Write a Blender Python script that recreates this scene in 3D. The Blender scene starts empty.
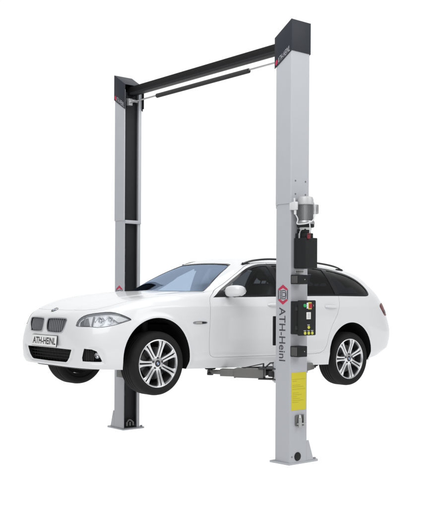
import bpy, bmesh, math, random
from mathutils import Vector, Matrix, geometry
from mathutils.bvhtree import BVHTree
random.seed(7)
SC = bpy.context.scene
COL = SC.collection
PI = math.pi
V = Vector

# ------------------------------------------------------------------ materials
MAT = {}
def mat(name, col, rough=.5, metal=0., coat=0., noise=0., nscale=40., bump=0., bscale=200., spec=.5, emit=None, rnoise=0.):
    m = bpy.data.materials.new(name); m.use_nodes = True
    nt = m.node_tree; p = nt.nodes['Principled BSDF']
    p.inputs['Base Color'].default_value = (*col, 1)
    p.inputs['Roughness'].default_value = rough
    p.inputs['Metallic'].default_value = metal
    p.inputs['Coat Weight'].default_value = coat
    p.inputs['Coat Roughness'].default_value = .03
    p.inputs['Specular IOR Level'].default_value = spec
    tc = nt.nodes.new('ShaderNodeTexCoord')
    if noise or rnoise:
        n = nt.nodes.new('ShaderNodeTexNoise'); n.inputs['Scale'].default_value = nscale
        n.inputs['Detail'].default_value = 6; n.inputs['Roughness'].default_value = .65
        nt.links.new(tc.outputs['Object'], n.inputs['Vector'])
        if noise:
            mr = nt.nodes.new('ShaderNodeMix'); mr.data_type = 'RGBA'
            mr.inputs[6].default_value = (*[c*(1-noise) for c in col], 1)
            mr.inputs[7].default_value = (*[min(1, c*(1+noise)) for c in col], 1)
            nt.links.new(n.outputs['Fac'], mr.inputs[0]); nt.links.new(mr.outputs[2], p.inputs['Base Color'])
        if rnoise:
            r = nt.nodes.new('ShaderNodeMapRange')
            r.inputs[1].default_value = .3; r.inputs[2].default_value = .7
            r.inputs[3].default_value = max(0, rough-rnoise); r.inputs[4].default_value = min(1, rough+rnoise)
            nt.links.new(n.outputs['Fac'], r.inputs[0]); nt.links.new(r.outputs[0], p.inputs['Roughness'])
    if bump:
        n2 = nt.nodes.new('ShaderNodeTexNoise'); n2.inputs['Scale'].default_value = bscale
        n2.inputs['Detail'].default_value = 3
        nt.links.new(tc.outputs['Object'], n2.inputs['Vector'])
        b = nt.nodes.new('ShaderNodeBump'); b.inputs['Strength'].default_value = bump; b.inputs['Distance'].default_value = .002
        nt.links.new(n2.outputs['Fac'], b.inputs['Height']); nt.links.new(b.outputs[0], p.inputs['Normal'])
    if emit:
        p.inputs['Emission Color'].default_value = (*emit[0], 1); p.inputs['Emission Strength'].default_value = emit[1]
    MAT[name] = m
    return m
def glass(name, tint, rough=.0, ior=1.5, refl=(1, 1, 1)):
    m = bpy.data.materials.new(name); m.use_nodes = True; nt = m.node_tree; nt.nodes.clear()
    o = nt.nodes.new('ShaderNodeOutputMaterial'); mx = nt.nodes.new('ShaderNodeMixShader')
    t = nt.nodes.new('ShaderNodeBsdfTransparent'); t.inputs[0].default_value = (*tint, 1)
    g = nt.nodes.new('ShaderNodeBsdfGlossy'); g.inputs['Roughness'].default_value = rough; g.inputs[0].default_value = (*refl, 1)
    f = nt.nodes.new('ShaderNodeFresnel'); f.inputs[0].default_value = ior
    ge = nt.nodes.new('ShaderNodeNewGeometry'); inv = nt.nodes.new('ShaderNodeMath'); inv.operation = 'SUBTRACT'; inv.inputs[0].default_value = 1
    mu = nt.nodes.new('ShaderNodeMath'); mu.operation = 'MULTIPLY'      # the pane reflects on its outer face only
    nt.links.new(ge.outputs['Backfacing'], inv.inputs[1]); nt.links.new(f.outputs[0], mu.inputs[0]); nt.links.new(inv.outputs[0], mu.inputs[1])
    nt.links.new(mu.outputs[0], mx.inputs[0]); nt.links.new(t.outputs[0], mx.inputs[1]); nt.links.new(g.outputs[0], mx.inputs[2])
    nt.links.new(mx.outputs[0], o.inputs[0]); MAT[name] = m
    return m
mat('white_paint', (.665, .675, .69), .4, coat=.6, noise=.01, nscale=3)
mat('black_liner', (.007, .007, .0075), .95, spec=.1, noise=.3, nscale=30)
mat('underbody', (.02, .02, .021), .8, noise=.3, nscale=20)
mat('black_gloss', (.012, .012, .014), .12)
mat('black_plastic', (.012, .0125, .0135), .6, spec=.25, noise=.15, nscale=60, bump=.2, bscale=600)
mat('black_trim', (.014, .014, .015), .35)
mat('cabin', (.05, .05, .052), .85)
mat('seat_leather', (.07, .068, .066), .55, bump=.3, bscale=150)
mat('rubber', (.013, .013, .0135), .85, spec=.22, noise=.25, nscale=25, bump=.25, bscale=250)
mat('alloy', (.74, .745, .76), .27, .85)
mat('alloy_dark', (.045, .045, .048), .5, .4, noise=.3, nscale=14)
mat('disc_iron', (.06, .06, .062), .32, .9, noise=.15, nscale=60)
mat('chrome', (.75, .76, .78), .1, 1.)
mat('satin_chrome', (.42, .43, .45), .28, .9)
mat('slat_silver', (.38, .39, .41), .3, .6)
mat('plate_white', (.78, .78, .78), .4)
mat('ink_black', (.018, .018, .02), .5)
mat('ink_grey', (.055, .055, .065), .5)
mat('ink_silver', (.36, .37, .40), .5)
mat('badge_blue', (.025, .10, .30), .3, coat=.5)
mat('badge_white', (.5, .5, .52), .3, coat=.5)
mat('lamp_body', (.78, .79, .81), .35, .0, noise=.12, nscale=25)
mat('lamp_bright', (.80, .81, .84), .12, .9)
mat('lamp_lens', (.55, .57, .60), .06, .6)
mat('indicator_lens', (.38, .37, .36), .2, coat=.6)
mat('tail_red', (.11, .006, .014), .3, spec=.15, noise=.25, nscale=18)
mat('tail_dark', (.03, .004, .008), .3, spec=.15)
mat('column_grey', (.42, .432, .46), .4, noise=.025, nscale=6, bump=.06, bscale=700, rnoise=.08)
mat('anthracite', (.028, .031, .039), .5, spec=.2, noise=.06, nscale=10, bump=.08, bscale=700)
mat('beam_black', (.007, .007, .008), .55, spec=.25, noise=.1, nscale=12)
mat('channel_black', (.016, .0165, .019), .6, noise=.1, nscale=8, spec=.25)
mat('fan_grey', (.47, .475, .48), .45, .2, noise=.06, nscale=20)
mat('filler_red', (.16, .008, .016), .4)
mat('foam_grey', (.04, .04, .042), .9, spec=.2, noise=.15, nscale=40, bump=.3, bscale=300)
mat('steel', (.50, .50, .51), .35, .9, noise=.1, nscale=40)
mat('galvanised', (.42, .43, .43), .42, .7, noise=.12, nscale=30)
mat('motor_silver', (.40, .405, .41), .38, .75, noise=.12, nscale=35)
mat('arm_grey', (.135, .133, .130), .5, noise=.12, nscale=14, bump=.08, bscale=500)
mat('arm_dark', (.022, .022, .024), .5, noise=.2, nscale=20)
mat('sticker_yellow', (.57, .50, .010), .45, noise=.04, nscale=8)
mat('sticker_line', (.40, .345, .012), .5)
mat('sticker_white', (.70, .70, .68), .5)
mat('white_plastic', (.60, .61, .615), .45)
mat('red', (.36, .012, .022), .4)
mat('logo_red', (.46, .025, .075), .5)
mat('green', (.02, .34, .10), .35)
mat('button_yellow', (.55, .55, .08), .4)
mat('orange', (.60, .24, .06), .4)
glass('windscreen_glass', (.70, .75, .82), 0, 4.8, (.58, .74, 1))
glass('side_glass', (.80, .84, .845), 0, 1.5)
glass('privacy_glass', (.30, .315, .34), 0, 1.5)
glass('lamp_glass', (.97, .975, .98), 0, 1.35)

# ------------------------------------------------------------------ mesh helpers
def link(me, name, m=None, parent=None):
    o = bpy.data.objects.new(name, me); COL.objects.link(o)
    if m is not None and len(me.materials) == 0:
        for q in (m if isinstance(m, (list, tuple)) else [m]): me.materials.append(MAT[q])
    if parent is not None: o.parent = parent
    return o
def empty(name, loc=(0, 0, 0), parent=None, rot=(0, 0, 0)):
    o = bpy.data.objects.new(name, None); COL.objects.link(o); o.empty_display_size = .1
    o.location = loc; o.rotation_euler = rot
    if parent is not None: o.parent = parent
    return o
class MB:
    """collects shapes that belong to ONE mesh"""
    def __init__(s): s.bm = bmesh.new(); s.mi = 0
    def _fin(s, before, M=None):
        for f in s.bm.faces:
            if f not in before: f.material_index = s.mi
    def add(s, vs, fs, M=None):
        b = [s.bm.verts.new(M @ V(v) if M else v) for v in vs]
        for f in fs:
            try: q = s.bm.faces.new([b[i] for i in f]); q.material_index = s.mi
            except ValueError: pass
        return s
    def box(s, lo, hi, bev=0., M=None, seg=2):
        t = bmesh.new()
        x0, y0, z0 = lo; x1, y1, z1 = hi
        q = [t.verts.new(p) for p in ((x0,y0,z0),(x1,y0,z0),(x1,y1,z0),(x0,y1,z0),(x0,y0,z1),(x1,y0,z1),(x1,y1,z1),(x0,y1,z1))]
        for f in ((3,2,1,0),(4,5,6,7),(0,1,5,4),(1,2,6,5),(2,3,7,6),(3,0,4,7)): t.faces.new([q[i] for i in f])
        if bev: bmesh.ops.bevel(t, geom=list(t.edges), offset=bev, segments=seg, profile=.5, affect='EDGES')
        return s.join(t, M)
    def join(s, t, M=None):
        t.verts.index_update()
        vs = [v.co.copy() for v in t.verts]; fs = [[v.index for v in f.verts] for f in t.faces]; t.free()
        return s.add(vs, fs, M)
    def prism(s, poly, axis, lo, hi, bev=0., M=None):
        """2-D polygon extruded along axis: 'x' -> (y,z), 'y' -> (x,z), 'z' -> (x,y)"""
        def P(a, b, t): return {'x': (t, a, b), 'y': (a, t, b), 'z': (a, b, t)}[axis]
        t = bmesh.new(); n = len(poly)
        A = [t.verts.new(P(*p, lo)) for p in poly]; B = [t.verts.new(P(*p, hi)) for p in poly]
        t.faces.new(A); t.faces.new(B[::-1])
        for i in range(n): t.faces.new((A[i], B[i], B[(i+1) % n], A[(i+1) % n]))
        bmesh.ops.recalc_face_normals(t, faces=list(t.faces))
        if bev: bmesh.ops.bevel(t, geom=list(t.edges), offset=bev, segments=2, profile=.5, affect='EDGES')
        return s.join(t, M)
    def lathe(s, prof, seg=48, M=None, axis='y', caps=False, closed=False):
        vs, fs = [], []; n = len(prof)
        for k in range(seg):
            a = 2*PI*k/seg; c, q = math.cos(a), math.sin(a)
            for r, h in prof:
                vs.append({'y': (r*c, h, r*q), 'z': (r*c, r*q, h), 'x': (h, r*c, r*q)}[axis])
        for k in range(seg):
            k2 = (k+1) % seg
            for i in range(n if closed else n-1):
                j = (i+1) % n
                fs.append((k*n+i, k2*n+i, k2*n+j, k*n+j))
        if caps:
            fs.append([k*n for k in range(seg)]); fs.append([k*n+n-1 for k in range(seg)][::-1])
        return s.add(vs, fs, M)
    def cyl(s, a, b, r, seg=20, r2=None):
        a, b = V(a), V(b); d = b-a; L = d.length
        M = Matrix.Translation(a) @ d.to_track_quat('Z', 'Y').to_matrix().to_4x4()
        return s.lathe([(r, 0), (r if r2 is None else r2, L)], seg, M, 'z', caps=True)
    def tube(s, path, r, seg=10, flat=1., up=None, closed=False):
        pts = [V(p) for p in path]; n = len(pts); vs = []; fs = []
        prev = None
        for i, p in enumerate(pts):
            if closed: d = pts[(i+1) % n]-pts[i-1]
            else: d = pts[min(i+1, n-1)]-pts[max(i-1, 0)]
            d.normalize()
            if prev is None:
                u = V(up) if up else (V((0,0,1)) if abs(d.z) < .9 else V((1,0,0)))
            else: u = prev
            u = (u-d*u.dot(d)).normalized(); prev = u; w = d.cross(u)
            rr = r[i] if isinstance(r, (list, tuple)) else r
            for k in range(seg):
                a = 2*PI*k/seg; vs.append(p+u*(rr*math.cos(a))+w*(rr*flat*math.sin(a)))
        for i in range(n if closed else n-1):
            j = (i+1) % n
            for k in range(seg): fs.append((i*seg+k, i*seg+(k+1) % seg, j*seg+(k+1) % seg, j*seg+k))
        if not closed: fs.append(list(range(seg))[::-1]); fs.append([(n-1)*seg+k for k in range(seg)])
        return s.add(vs, fs)
    def mesh(s, name='m'):
        bmesh.ops.recalc_face_normals(s.bm, faces=list(s.bm.faces))
        me = bpy.data.meshes.new(name); s.bm.to_mesh(me); s.bm.free(); return me
    def build(s, name, m, parent=None, smooth=True, angle=35):
        me = s.mesh(name)
        o = link(me, name, m, parent)
        if smooth: shade(me, angle)
        return o
def shade(me, angle=35):
    me.polygons.foreach_set('use_smooth', [True]*len(me.polygons))
    me.set_sharp_from_angle(angle=math.radians(angle))
def smooth_path(pts, n=8, closed=False):
    P = [V(p) for p in pts]; out = []; N = len(P)
    for i in range(N if closed else N-1):
        p0, p1, p2, p3 = (P[(i-1) % N], P[i], P[(i+1) % N], P[(i+2) % N]) if closed else (P[max(i-1, 0)], P[i], P[i+1], P[min(i+2, N-1)])
        for k in range(n):
            t = k/n
            out.append(.5*((2*p1)+(p2-p0)*t+(2*p0-5*p1+4*p2-p3)*t*t+(3*p1-p0-3*p2+p3)*t**3))
    if not closed: out.append(P[-1])
    return out
def apply_mods(o):
    dg = bpy.context.evaluated_depsgraph_get()
    me = bpy.data.meshes.new_from_object(o.evaluated_get(dg))
    old = o.data; o.modifiers.clear(); o.data = me
    return me
def subsurf(o, lv=2):
    m = o.modifiers.new('s', 'SUBSURF'); m.levels = lv; m.render_levels = lv
    me = apply_mods(o); me.polygons.foreach_set('use_smooth', [True]*len(me.polygons)); return o
def boolean(o, cutter_mesh, op, cmat=None):
    if isinstance(cutter_mesh, list):
        for q in cutter_mesh: boolean(o, q, op, cmat)
        return
    bm = bmesh.new(); bm.from_mesh(cutter_mesh); bm.normal_update()
    bmesh.ops.recalc_face_normals(bm, faces=list(bm.faces))
    if bm.calc_volume(signed=True) < 0: bmesh.ops.reverse_faces(bm, faces=list(bm.faces))
    bm.to_mesh(cutter_mesh); bm.free(); cutter_mesh.update()
    if cmat is not None:
        cutter_mesh.materials.clear(); cutter_mesh.materials.append(MAT[cmat])
    c = bpy.data.objects.new('cut', cutter_mesh); COL.objects.link(c); c.parent = o.parent
    m = o.modifiers.new('b', 'BOOLEAN'); m.object = c; m.operation = op; m.solver = 'EXACT'; m.material_mode = 'TRANSFER'
    apply_mods(o)
    bpy.data.objects.remove(c)
def text_obj(body, size, origin, U, W, m, name, parent, bold=.0, depth=.0008, align='LEFT', space=1.):
    """lettering as thin raised geometry: U = reading direction, W = up direction of the letters"""
    cu = bpy.data.curves.new('t', 'FONT'); cu.body = body; cu.size = size; cu.align_x = align; cu.align_y = 'BOTTOM_BASELINE'
    cu.offset = bold; cu.space_character = space; cu.resolution_u = 4
    o = bpy.data.objects.new('t', cu); COL.objects.link(o)
    dg = bpy.context.evaluated_depsgraph_get(); me = bpy.data.meshes.new_from_object(o.evaluated_get(dg))
    bpy.data.objects.remove(o)
    U, W = V(U), V(W); N = U.cross(W).normalized()
    bm = bmesh.new(); bm.from_mesh(me)
    r = bmesh.ops.extrude_face_region(bm, geom=list(bm.faces))
    for v in [g for g in r['geom'] if isinstance(g, bmesh.types.BMVert)]: v.co.z += depth
    for v in bm.verts: v.co = V(origin)+U*v.co.x+W*v.co.y+N*v.co.z
    bmesh.ops.recalc_face_normals(bm, faces=list(bm.faces))
    me2 = bpy.data.meshes.new(name); bm.to_mesh(me2); bm.free(); bpy.data.meshes.remove(me)
    return link(me2, name, m, parent)
def mirror_copy(o, name=None, parent=None):
    """the same part on the other side of the car (own mesh, y reversed)"""
    me = o.data.copy()
    for v in me.vertices: v.co.y = -v.co.y
    me.flip_normals()
    if len(o.data.loops) and o.data.has_custom_normals:
        me.set_sharp_from_angle(angle=math.radians(30))
    n = bpy.data.objects.new(name or o.name.split('.')[0], me); COL.objects.link(n)
    n.parent = parent if parent is not None else o.parent
    return n
def tag(o, label=None, cat=None, group=None, kind=None):
    if label: o['label'] = label
    if cat: o['category'] = cat
    if group: o['group'] = group
    if kind: o['kind'] = kind
    return o
# ------------------------------------------------------------------ the car body
# ---- car body control net: rings (bottom to roof) of 17 columns (nose centre -> side -> tail centre), each (x, half width, z)
def side(zs, ws):                      # side columns 5..11
    xs = (0.0, .42, .75, 1.15, 1.80, 2.45, 2.968)
    return [(x, w, z) for x, w, z in zip(xs, ws, zs)]
NET = [
 # R0 underside
 [(-.66,0,-.03),(-.65,.30,-.03),(-.62,.50,-.03),(-.54,.66,-.035),(-.40,.75,-.045)] + side([-.06]*7,[.76,.76,.77,.78,.78,.78,.77]) + [(3.36,.74,.0),(3.60,.66,.06),(3.72,.52,.09),(3.78,.3,.10),(3.79,0,.10)],
 # R1 bottom edge
 [(-.785,0,-.05),(-.78,.32,-.053),(-.755,.56,-.055),(-.66,.75,-.058),(-.42,.865,-.06)] + side([-.065]*7,[.88,.885,.895,.895,.895,.895,.89]) + [(3.38,.855,-.005),(3.67,.785,.045),(3.83,.62,.07),(3.91,.33,.08),(3.92,0,.08)],
 # R2 lower crease
 [(-.81,0,-.01),(-.805,.33,-.01),(-.785,.58,-.005),(-.70,.79,.01),(-.42,.895,.02)] + side([.03,.03,.035,.045,.055,.065,.075],[.915,.915,.925,.93,.93,.93,.92]) + [(3.40,.90,.09),(3.73,.845,.12),(3.95,.69,.14),(3.99,.34,.15),(4.0,0,.15)],
 # R3
 [(-.828,0,.14),(-.822,.33,.14),(-.80,.59,.155),(-.70,.79,.18),(-.42,.90,.22)] + side([.26]*7,[.915,.912,.908,.905,.906,.91,.92]) + [(3.41,.91,.28),(3.77,.865,.30),(4.0,.71,.31),(4.04,.35,.32),(4.06,0,.32)],
 # R4
 [(-.855,0,.30),(-.842,.33,.30),(-.79,.57,.305),(-.67,.765,.33),(-.41,.885,.40)] + side([.45,.46,.46,.47,.48,.49,.49],[.922,.924,.925,.925,.927,.93,.93]) + [(3.41,.91,.49),(3.735,.852,.49),(3.95,.695,.48),(3.99,.35,.47),(4.01,0,.47)],
 # R5 shoulder crease
 [(-.845,0,.455),(-.83,.33,.455),(-.76,.55,.45),(-.61,.725,.475),(-.38,.845,.545)] + side([.60,.605,.61,.62,.63,.64,.65],[.895,.905,.912,.917,.92,.922,.92]) + [(3.39,.89,.66),(3.67,.825,.665),(3.85,.675,.67),(3.91,.35,.67),(3.93,0,.67)],
 # R6 belt / hood edge
 [(-.775,0,.53),(-.745,.32,.533),(-.66,.52,.548),(-.49,.68,.585),(-.28,.79,.635)] + side([.685,.715,.72,.735,.75,.768,.78],[.83,.85,.872,.878,.88,.882,.878]) + [(3.38,.845,.79),(3.60,.785,.795),(3.775,.655,.80),(3.83,.35,.80),(3.85,0,.80)],
 # R7 hood middle / above belt
 [(-.38,0,.675),(-.36,.25,.675),(-.31,.45,.68),(-.23,.58,.685),(-.10,.67,.70)] + [(.12,.73,.725),(.45,.78,.745),(.765,.815,.755)] + [(1.17,.848,.80),(1.80,.85,.81),(2.45,.852,.83),(2.968,.845,.84)] + [(3.34,.80,.86),(3.55,.742,.865),(3.715,.628,.87),(3.76,.33,.875),(3.78,0,.875)],
 # R8 cowl / glass
 [(.50,0,.775),(.52,.20,.775),(.55,.36,.775),(.59,.49,.774),(.63,.58,.772),(.68,.65,.771),(.73,.705,.77),(.80,.76,.778)] + [(1.20,.80,.89),(1.80,.80,.90),(2.45,.80,.91),(2.93,.79,.92)] + [(3.27,.75,.94),(3.46,.70,.945),(3.62,.595,.95),(3.66,.31,.955),(3.68,0,.955)],
 # R9
 [(.78,0,.91),(.79,.20,.91),(.815,.35,.91),(.845,.465,.908),(.87,.55,.905),(.905,.62,.90),(.945,.665,.898),(.995,.708,.897)] + [(1.29,.74,.99),(1.80,.74,1.0),(2.45,.74,1.005),(2.88,.73,1.01)] + [(3.18,.695,1.02),(3.36,.655,1.035),(3.50,.56,1.045),(3.54,.3,1.045),(3.56,0,1.045)],
 # R10
 [(1.06,0,1.045),(1.065,.19,1.044),(1.08,.33,1.042),(1.10,.44,1.037),(1.12,.51,1.03),(1.145,.565,1.024),(1.17,.61,1.018),(1.215,.65,1.012)] + [(1.42,.67,1.08),(1.82,.67,1.09),(2.45,.67,1.095),(2.82,.66,1.09)] + [(3.05,.64,1.085),(3.22,.61,1.095),(3.34,.52,1.11),(3.38,.29,1.115),(3.40,0,1.12)],
 # R11 roof edge
 [(1.37,0,1.165),(1.372,.18,1.163),(1.378,.31,1.158),(1.388,.40,1.15),(1.40,.465,1.142),(1.415,.51,1.135),(1.43,.545,1.128),(1.46,.575,1.122)] + [(1.60,.59,1.142),(1.88,.595,1.155),(2.45,.595,1.155),(2.76,.59,1.14)] + [(2.97,.57,1.125),(3.08,.53,1.13),(3.17,.45,1.14),(3.22,.26,1.155),(3.24,0,1.16)],
 # R12
 [(1.52,0,1.192),(1.52,.14,1.191),(1.525,.24,1.196),(1.53,.31,1.192),(1.54,.35,1.188),(1.555,.38,1.184),(1.575,.405,1.18),(1.61,.42,1.178)] + [(1.70,.43,1.184),(1.92,.43,1.195),(2.42,.43,1.195),(2.70,.43,1.185)] + [(2.84,.41,1.178),(2.92,.38,1.178),(2.99,.32,1.18),(3.03,.18,1.185),(3.04,0,1.187)],
 # R13
 [(1.70,0,1.208),(1.70,.05,1.208),(1.702,.08,1.2075),(1.705,.105,1.207),(1.71,.12,1.206),(1.72,.13,1.206),(1.735,.14,1.206),(1.76,.145,1.206)] + [(1.82,.15,1.206),(1.98,.15,1.214),(2.38,.15,1.214),(2.58,.15,1.206)] + [(2.68,.14,1.209),(2.73,.13,1.208),(2.78,.11,1.206),(2.81,.06,1.205),(2.82,0,1.205)],
]

def net_mesh(net, level):
    vs, idx = [], {}; R, Cn = len(net), 17
    for r in range(R):
        for c in range(Cn):
            x, w, z = net[r][c]
            if w == 0: vs.append((x, 0, z)); idx[r,c,-1] = idx[r,c,1] = len(vs)-1
            else:
                for s in (-1, 1): vs.append((x, s*w, z)); idx[r,c,s] = len(vs)-1
    fs, mi = [], []
    for s in (-1, 1):
        for r in range(R-1):
            for c in range(Cn-1):
                q = [idx[r,c,s], idx[r,c+1,s], idx[r+1,c+1,s], idx[r+1,c,s]]
                fs.append(q if s == -1 else q[::-1]); mi.append(1 if r == 0 else 0)
    for r, flip in ((0, True), (R-1, False)):
        for c in range(Cn-1):
            u = []
            for i in (idx[r,c,-1], idx[r,c+1,-1], idx[r,c+1,1], idx[r,c,1]):
                if i not in u: u.append(i)
            fs.append(u[::-1] if flip else u); mi.append(1 if r == 0 else 0)
    me = bpy.data.meshes.new('net'); me.from_pydata(vs, [], fs)
    me.polygons.foreach_set('material_index', mi)
    cr = me.attributes.new('crease_edge', 'FLOAT', 'EDGE'); em = {tuple(sorted(e.vertices)): e.index for e in me.edges}
    def crease(a, b, v):
        k = tuple(sorted((idx[a], idx[b])))
        if k in em: cr.data[em[k]].value = v
    for s in (-1, 1):
        for c in range(Cn-1):
            crease((1,c,s), (1,c+1,s), .55)
            if c >= 4: crease((2,c,s), (2,c+1,s), .45); crease((5,c,s), (5,c+1,s), .75)
            if c < 7: crease((8,c,s), (8,c+1,s), .5)
        for r in range(8, 11): crease((r,7,s), (r+1,7,s), .45)
    o = bpy.data.objects.new('net', me); COL.objects.link(o)
    m = o.modifiers.new('s', 'SUBSURF'); m.levels = level
    out = apply_mods(o).copy(); bpy.data.objects.remove(o)
    out.polygons.foreach_set('use_smooth', [True]*len(out.polygons))
    return out
def inside(p, poly):
    c = False; n = len(poly)
    for i in range(n):
        (x1, y1), (x2, y2) = poly[i], poly[i-1]
        if (y1 > p[1]) != (y2 > p[1]) and p[0] < (x2-x1)*(p[1]-y1)/(y2-y1)+x1: c = not c
    return c
def seg_dist(p, poly):
    best = 9e9
    for i in range(len(poly)):
        a, b = V(poly[i-1]), V(poly[i]); d = b-a; t = max(0, min(1, (V(p)-a).dot(d)/max(d.length_squared, 1e-12)))
        best = min(best, (V(p)-a-d*t).length)
    return best if not inside(p, poly) else -best
def sstep(a, b, x):
    t = max(0, min(1, (x-a)/(b-a))); return t*t*(3-2*t)
FOGR = [(-.045,.165),(.03,.167),(.095,.142),(.120,.088),(.128,.008),(.06,-.010),(-.045,-.002)]     # sunken field round a fog lamp duct
LGR = [(-.51,.148),(.51,.148),(.465,.04),(.385,-.022),(-.385,-.022),(-.465,.04)]
def sculpt(me):
    """pressed lines of the sheet metal: bonnet ridges, wheel arch flanges, sunken fields of the front bumper"""
    nrm = [v.vector.copy() for v in me.vertex_normals]
    for v, n in zip(me.vertices, nrm):
        x, y, z = v.co; w = abs(y); d = 0.
        if n.z > .5 and -.78 < x < .62 and z > .45:                       # bonnet ridges
            t = (x+.74)/1.3; yl = .34+.24*t-.05*t*t
            d += .0075*math.exp(-((w-yl)/.028)**2)*sstep(-.78,-.6,x)*sstep(.62,.35,x)
        if w > .6 and z < .6:                                              # flanges round the wheel openings
            for cx_, cz, r in ((-.025,.065,.412),(2.952,.058,.398)):
                q = math.hypot(x-cx_, z-cz)-r
                d += .008*math.exp(-((q-.012)/.026)**2)*sstep(-.06,.03,z)
        if x < -.45 and -.06 < z < .25:
            u = .714*x+.70*w
            if w > .5: d -= .020*sstep(.014,-.014, seg_dist((u, z), FOGR))
            if w < .56: d -= .013*sstep(.016,-.012, seg_dist((y, z), LGR))
        if .40 < x < 2.57 and w > .7 and -.02 < z < .2:                    # line above the sill
            d -= .006*math.exp(-((z-.082-.008*(x-.6))/.012)**2)*sstep(.40,.5,x)*sstep(2.57,2.45,x)
        if d: v.co += n*d
car = empty('estate_car', (0, 0, 1.082), rot=(0, .026, 0))
tag(car, 'white estate car with black roof rails raised off the ground on the lift arms', 'car')
shell_me = net_mesh(NET, 4)
sculpt(shell_me)
shell_me.calc_loop_triangles()
S_co = [v.co.copy() for v in shell_me.vertices]
S_no = [v.vector.copy() for v in shell_me.vertex_normals]
S_tri = [tuple(t.vertices) for t in shell_me.loop_triangles]
BV = BVHTree.FromPolygons(S_co, S_tri)
def surf_normal(p):
    loc, n, i, d = BV.find_nearest(p)
    a, b, c = S_tri[i]; A, B, C_ = S_co[a], S_co[b], S_co[c]
    v0, v1, v2 = B-A, C_-A, loc-A
    d00, d01, d11, d20, d21 = v0.dot(v0), v0.dot(v1), v1.dot(v1), v2.dot(v0), v2.dot(v1)
    den = d00*d11-d01*d01
    if abs(den) < 1e-14: return n, d
    v = (d11*d20-d01*d21)/den; w = (d00*d21-d01*d20)/den
    return (S_no[a]*(1-v-w)+S_no[b]*v+S_no[c]*w).normalized(), d
def fair(o):
    """keep the smooth body shading on the outer skin after the openings are cut"""
    me = o.data
    me.polygons.foreach_set('use_smooth', [True]*len(me.polygons))
    vn = [surf_normal(v.co) for v in me.vertices]
    out = [None]*len(me.loops)
    for p in me.polygons:
        on = all(vn[i][1] < 6e-4 for i in p.vertices)
        if on:
            k = V((0,0,0))
            for i in p.vertices: k += vn[i][0]
            on = k.dot(p.normal) > .6*len(p.vertices)
        for li in p.loop_indices:
            out[li] = vn[me.loops[li].vertex_index][0] if on else p.normal.copy()
    me.normals_split_custom_set([tuple(n) for n in out])
class Proj:
    """2-D drawing plane -> body skin. d: direction looked along; a: the drawing's first axis; second axis is z"""
    def __init__(s, d, a=None):
        s.d = V(d).normalized(); s.a = V(a).normalized(); s.z = V((0,0,1))
    def on(s, u, w, off=0.):
        o = s.a*u+s.z*w-s.d*6
        loc, n, i, dd = BV.ray_cast(o, s.d)
        if loc is None:
            loc, n, i, dd = BV.find_nearest(s.a*u+s.z*w-s.d*1.0)
        nn, _ = surf_normal(loc)
        return loc+nn*off
LEFT = Proj((0,1,0), (1,0,0))       # (x, z)
NOSE = Proj((1,0,0), (0,1,0))       # (y, z)
TAIL = Proj((-1,0,0), (0,1,0))
def inset(poly, k):
    n = len(poly); out = []
    A = sum(poly[i][0]*poly[(i+1) % n][1]-poly[(i+1) % n][0]*poly[i][1] for i in range(n))
    sg = 1 if A > 0 else -1
    for i in range(n):
        p, q, r = V(poly[i-1]), V(poly[i]), V(poly[(i+1) % n])
        e1, e2 = (q-p).normalized(), (r-q).normalized()
        n1, n2 = V((-e1.y, e1.x))*sg, V((-e2.y, e2.x))*sg
        b = n1+n2
        b = b/max(.5, b.length_squared/2) if b.length > 1e-6 else n1
        out.append(tuple(q+b*k))
    return out
def curve2(poly, n=4):
    return [(p.x, p.y) for p in smooth_path([(a, b, 0) for a, b in poly], n, True)]
def resample(poly, step):
    out = []
    for i in range(len(poly)):
        a, b = V(poly[i]), V(poly[(i+1) % len(poly)]); k = max(1, int((b-a).length/step))
        out += [tuple(a.lerp(b, t/k)) for t in range(k)]
    return out
def patch(poly, pr, off, m, name, parent, thick=.004, step=.03, bulge=0.):
    """a panel that follows the body skin inside the drawn outline"""
    v2, fs = fill2(resample(poly, step), step)
    return slab(v2, fs, lambda p: pr.on(p.x, p.y, off), lambda p: pr.on(p.x, p.y, off-thick)).build(name, m, parent, angle=40)
def prism3(poly, pr, t0, t1):
    """drawn outline extruded along the looking direction from t0 to t1 (distance along d)"""
    mb = MB(); n = len(poly)
    A = [pr.a*u+pr.z*w+pr.d*t0 for u, w in poly]; B = [pr.a*u+pr.z*w+pr.d*t1 for u, w in poly]
    mb.add(A+B, [list(range(n)), [i+n for i in range(n)][::-1]]+[[i, (i+1) % n, (i+1) % n+n, i+n] for i in range(n)])
    return mb.mesh('cut')
def fill2(poly, step):
    n = len(poly); xs = [p[0] for p in poly]; zs = [p[1] for p in poly]; pts = [V(p) for p in poly]
    x = min(xs)+step/2
    while x < max(xs):
        z = min(zs)+step/2
        while z < max(zs):
            if inside((x, z), poly) and min((V((x, z))-V(p)).length for p in poly) > step*.45: pts.append(V((x, z)))
            z += step
        x += step
    r = geometry.delaunay_2d_cdt(pts, [(i, (i+1) % n) for i in range(n)], [], 1, 1e-6)
    return r[0], [list(f) for f in r[2]]
def slab(v2, fs, up, dn):
    """closed solid between two copies of a triangulated outline"""
    N = len(v2); bnd = {}; F = []
    for f in fs:
        F.append(list(f)); F.append([i+N for i in f][::-1])
        for i in range(len(f)):
            e = (f[i], f[(i+1) % len(f)])
            if (e[1], e[0]) in bnd: del bnd[(e[1], e[0])]
            else: bnd[e] = 1
    for a, b in bnd: F.append([a, b, b+N, a+N])
    mb = MB(); mb.add([up(p) for p in v2]+[dn(p) for p in v2], F); return mb
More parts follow.
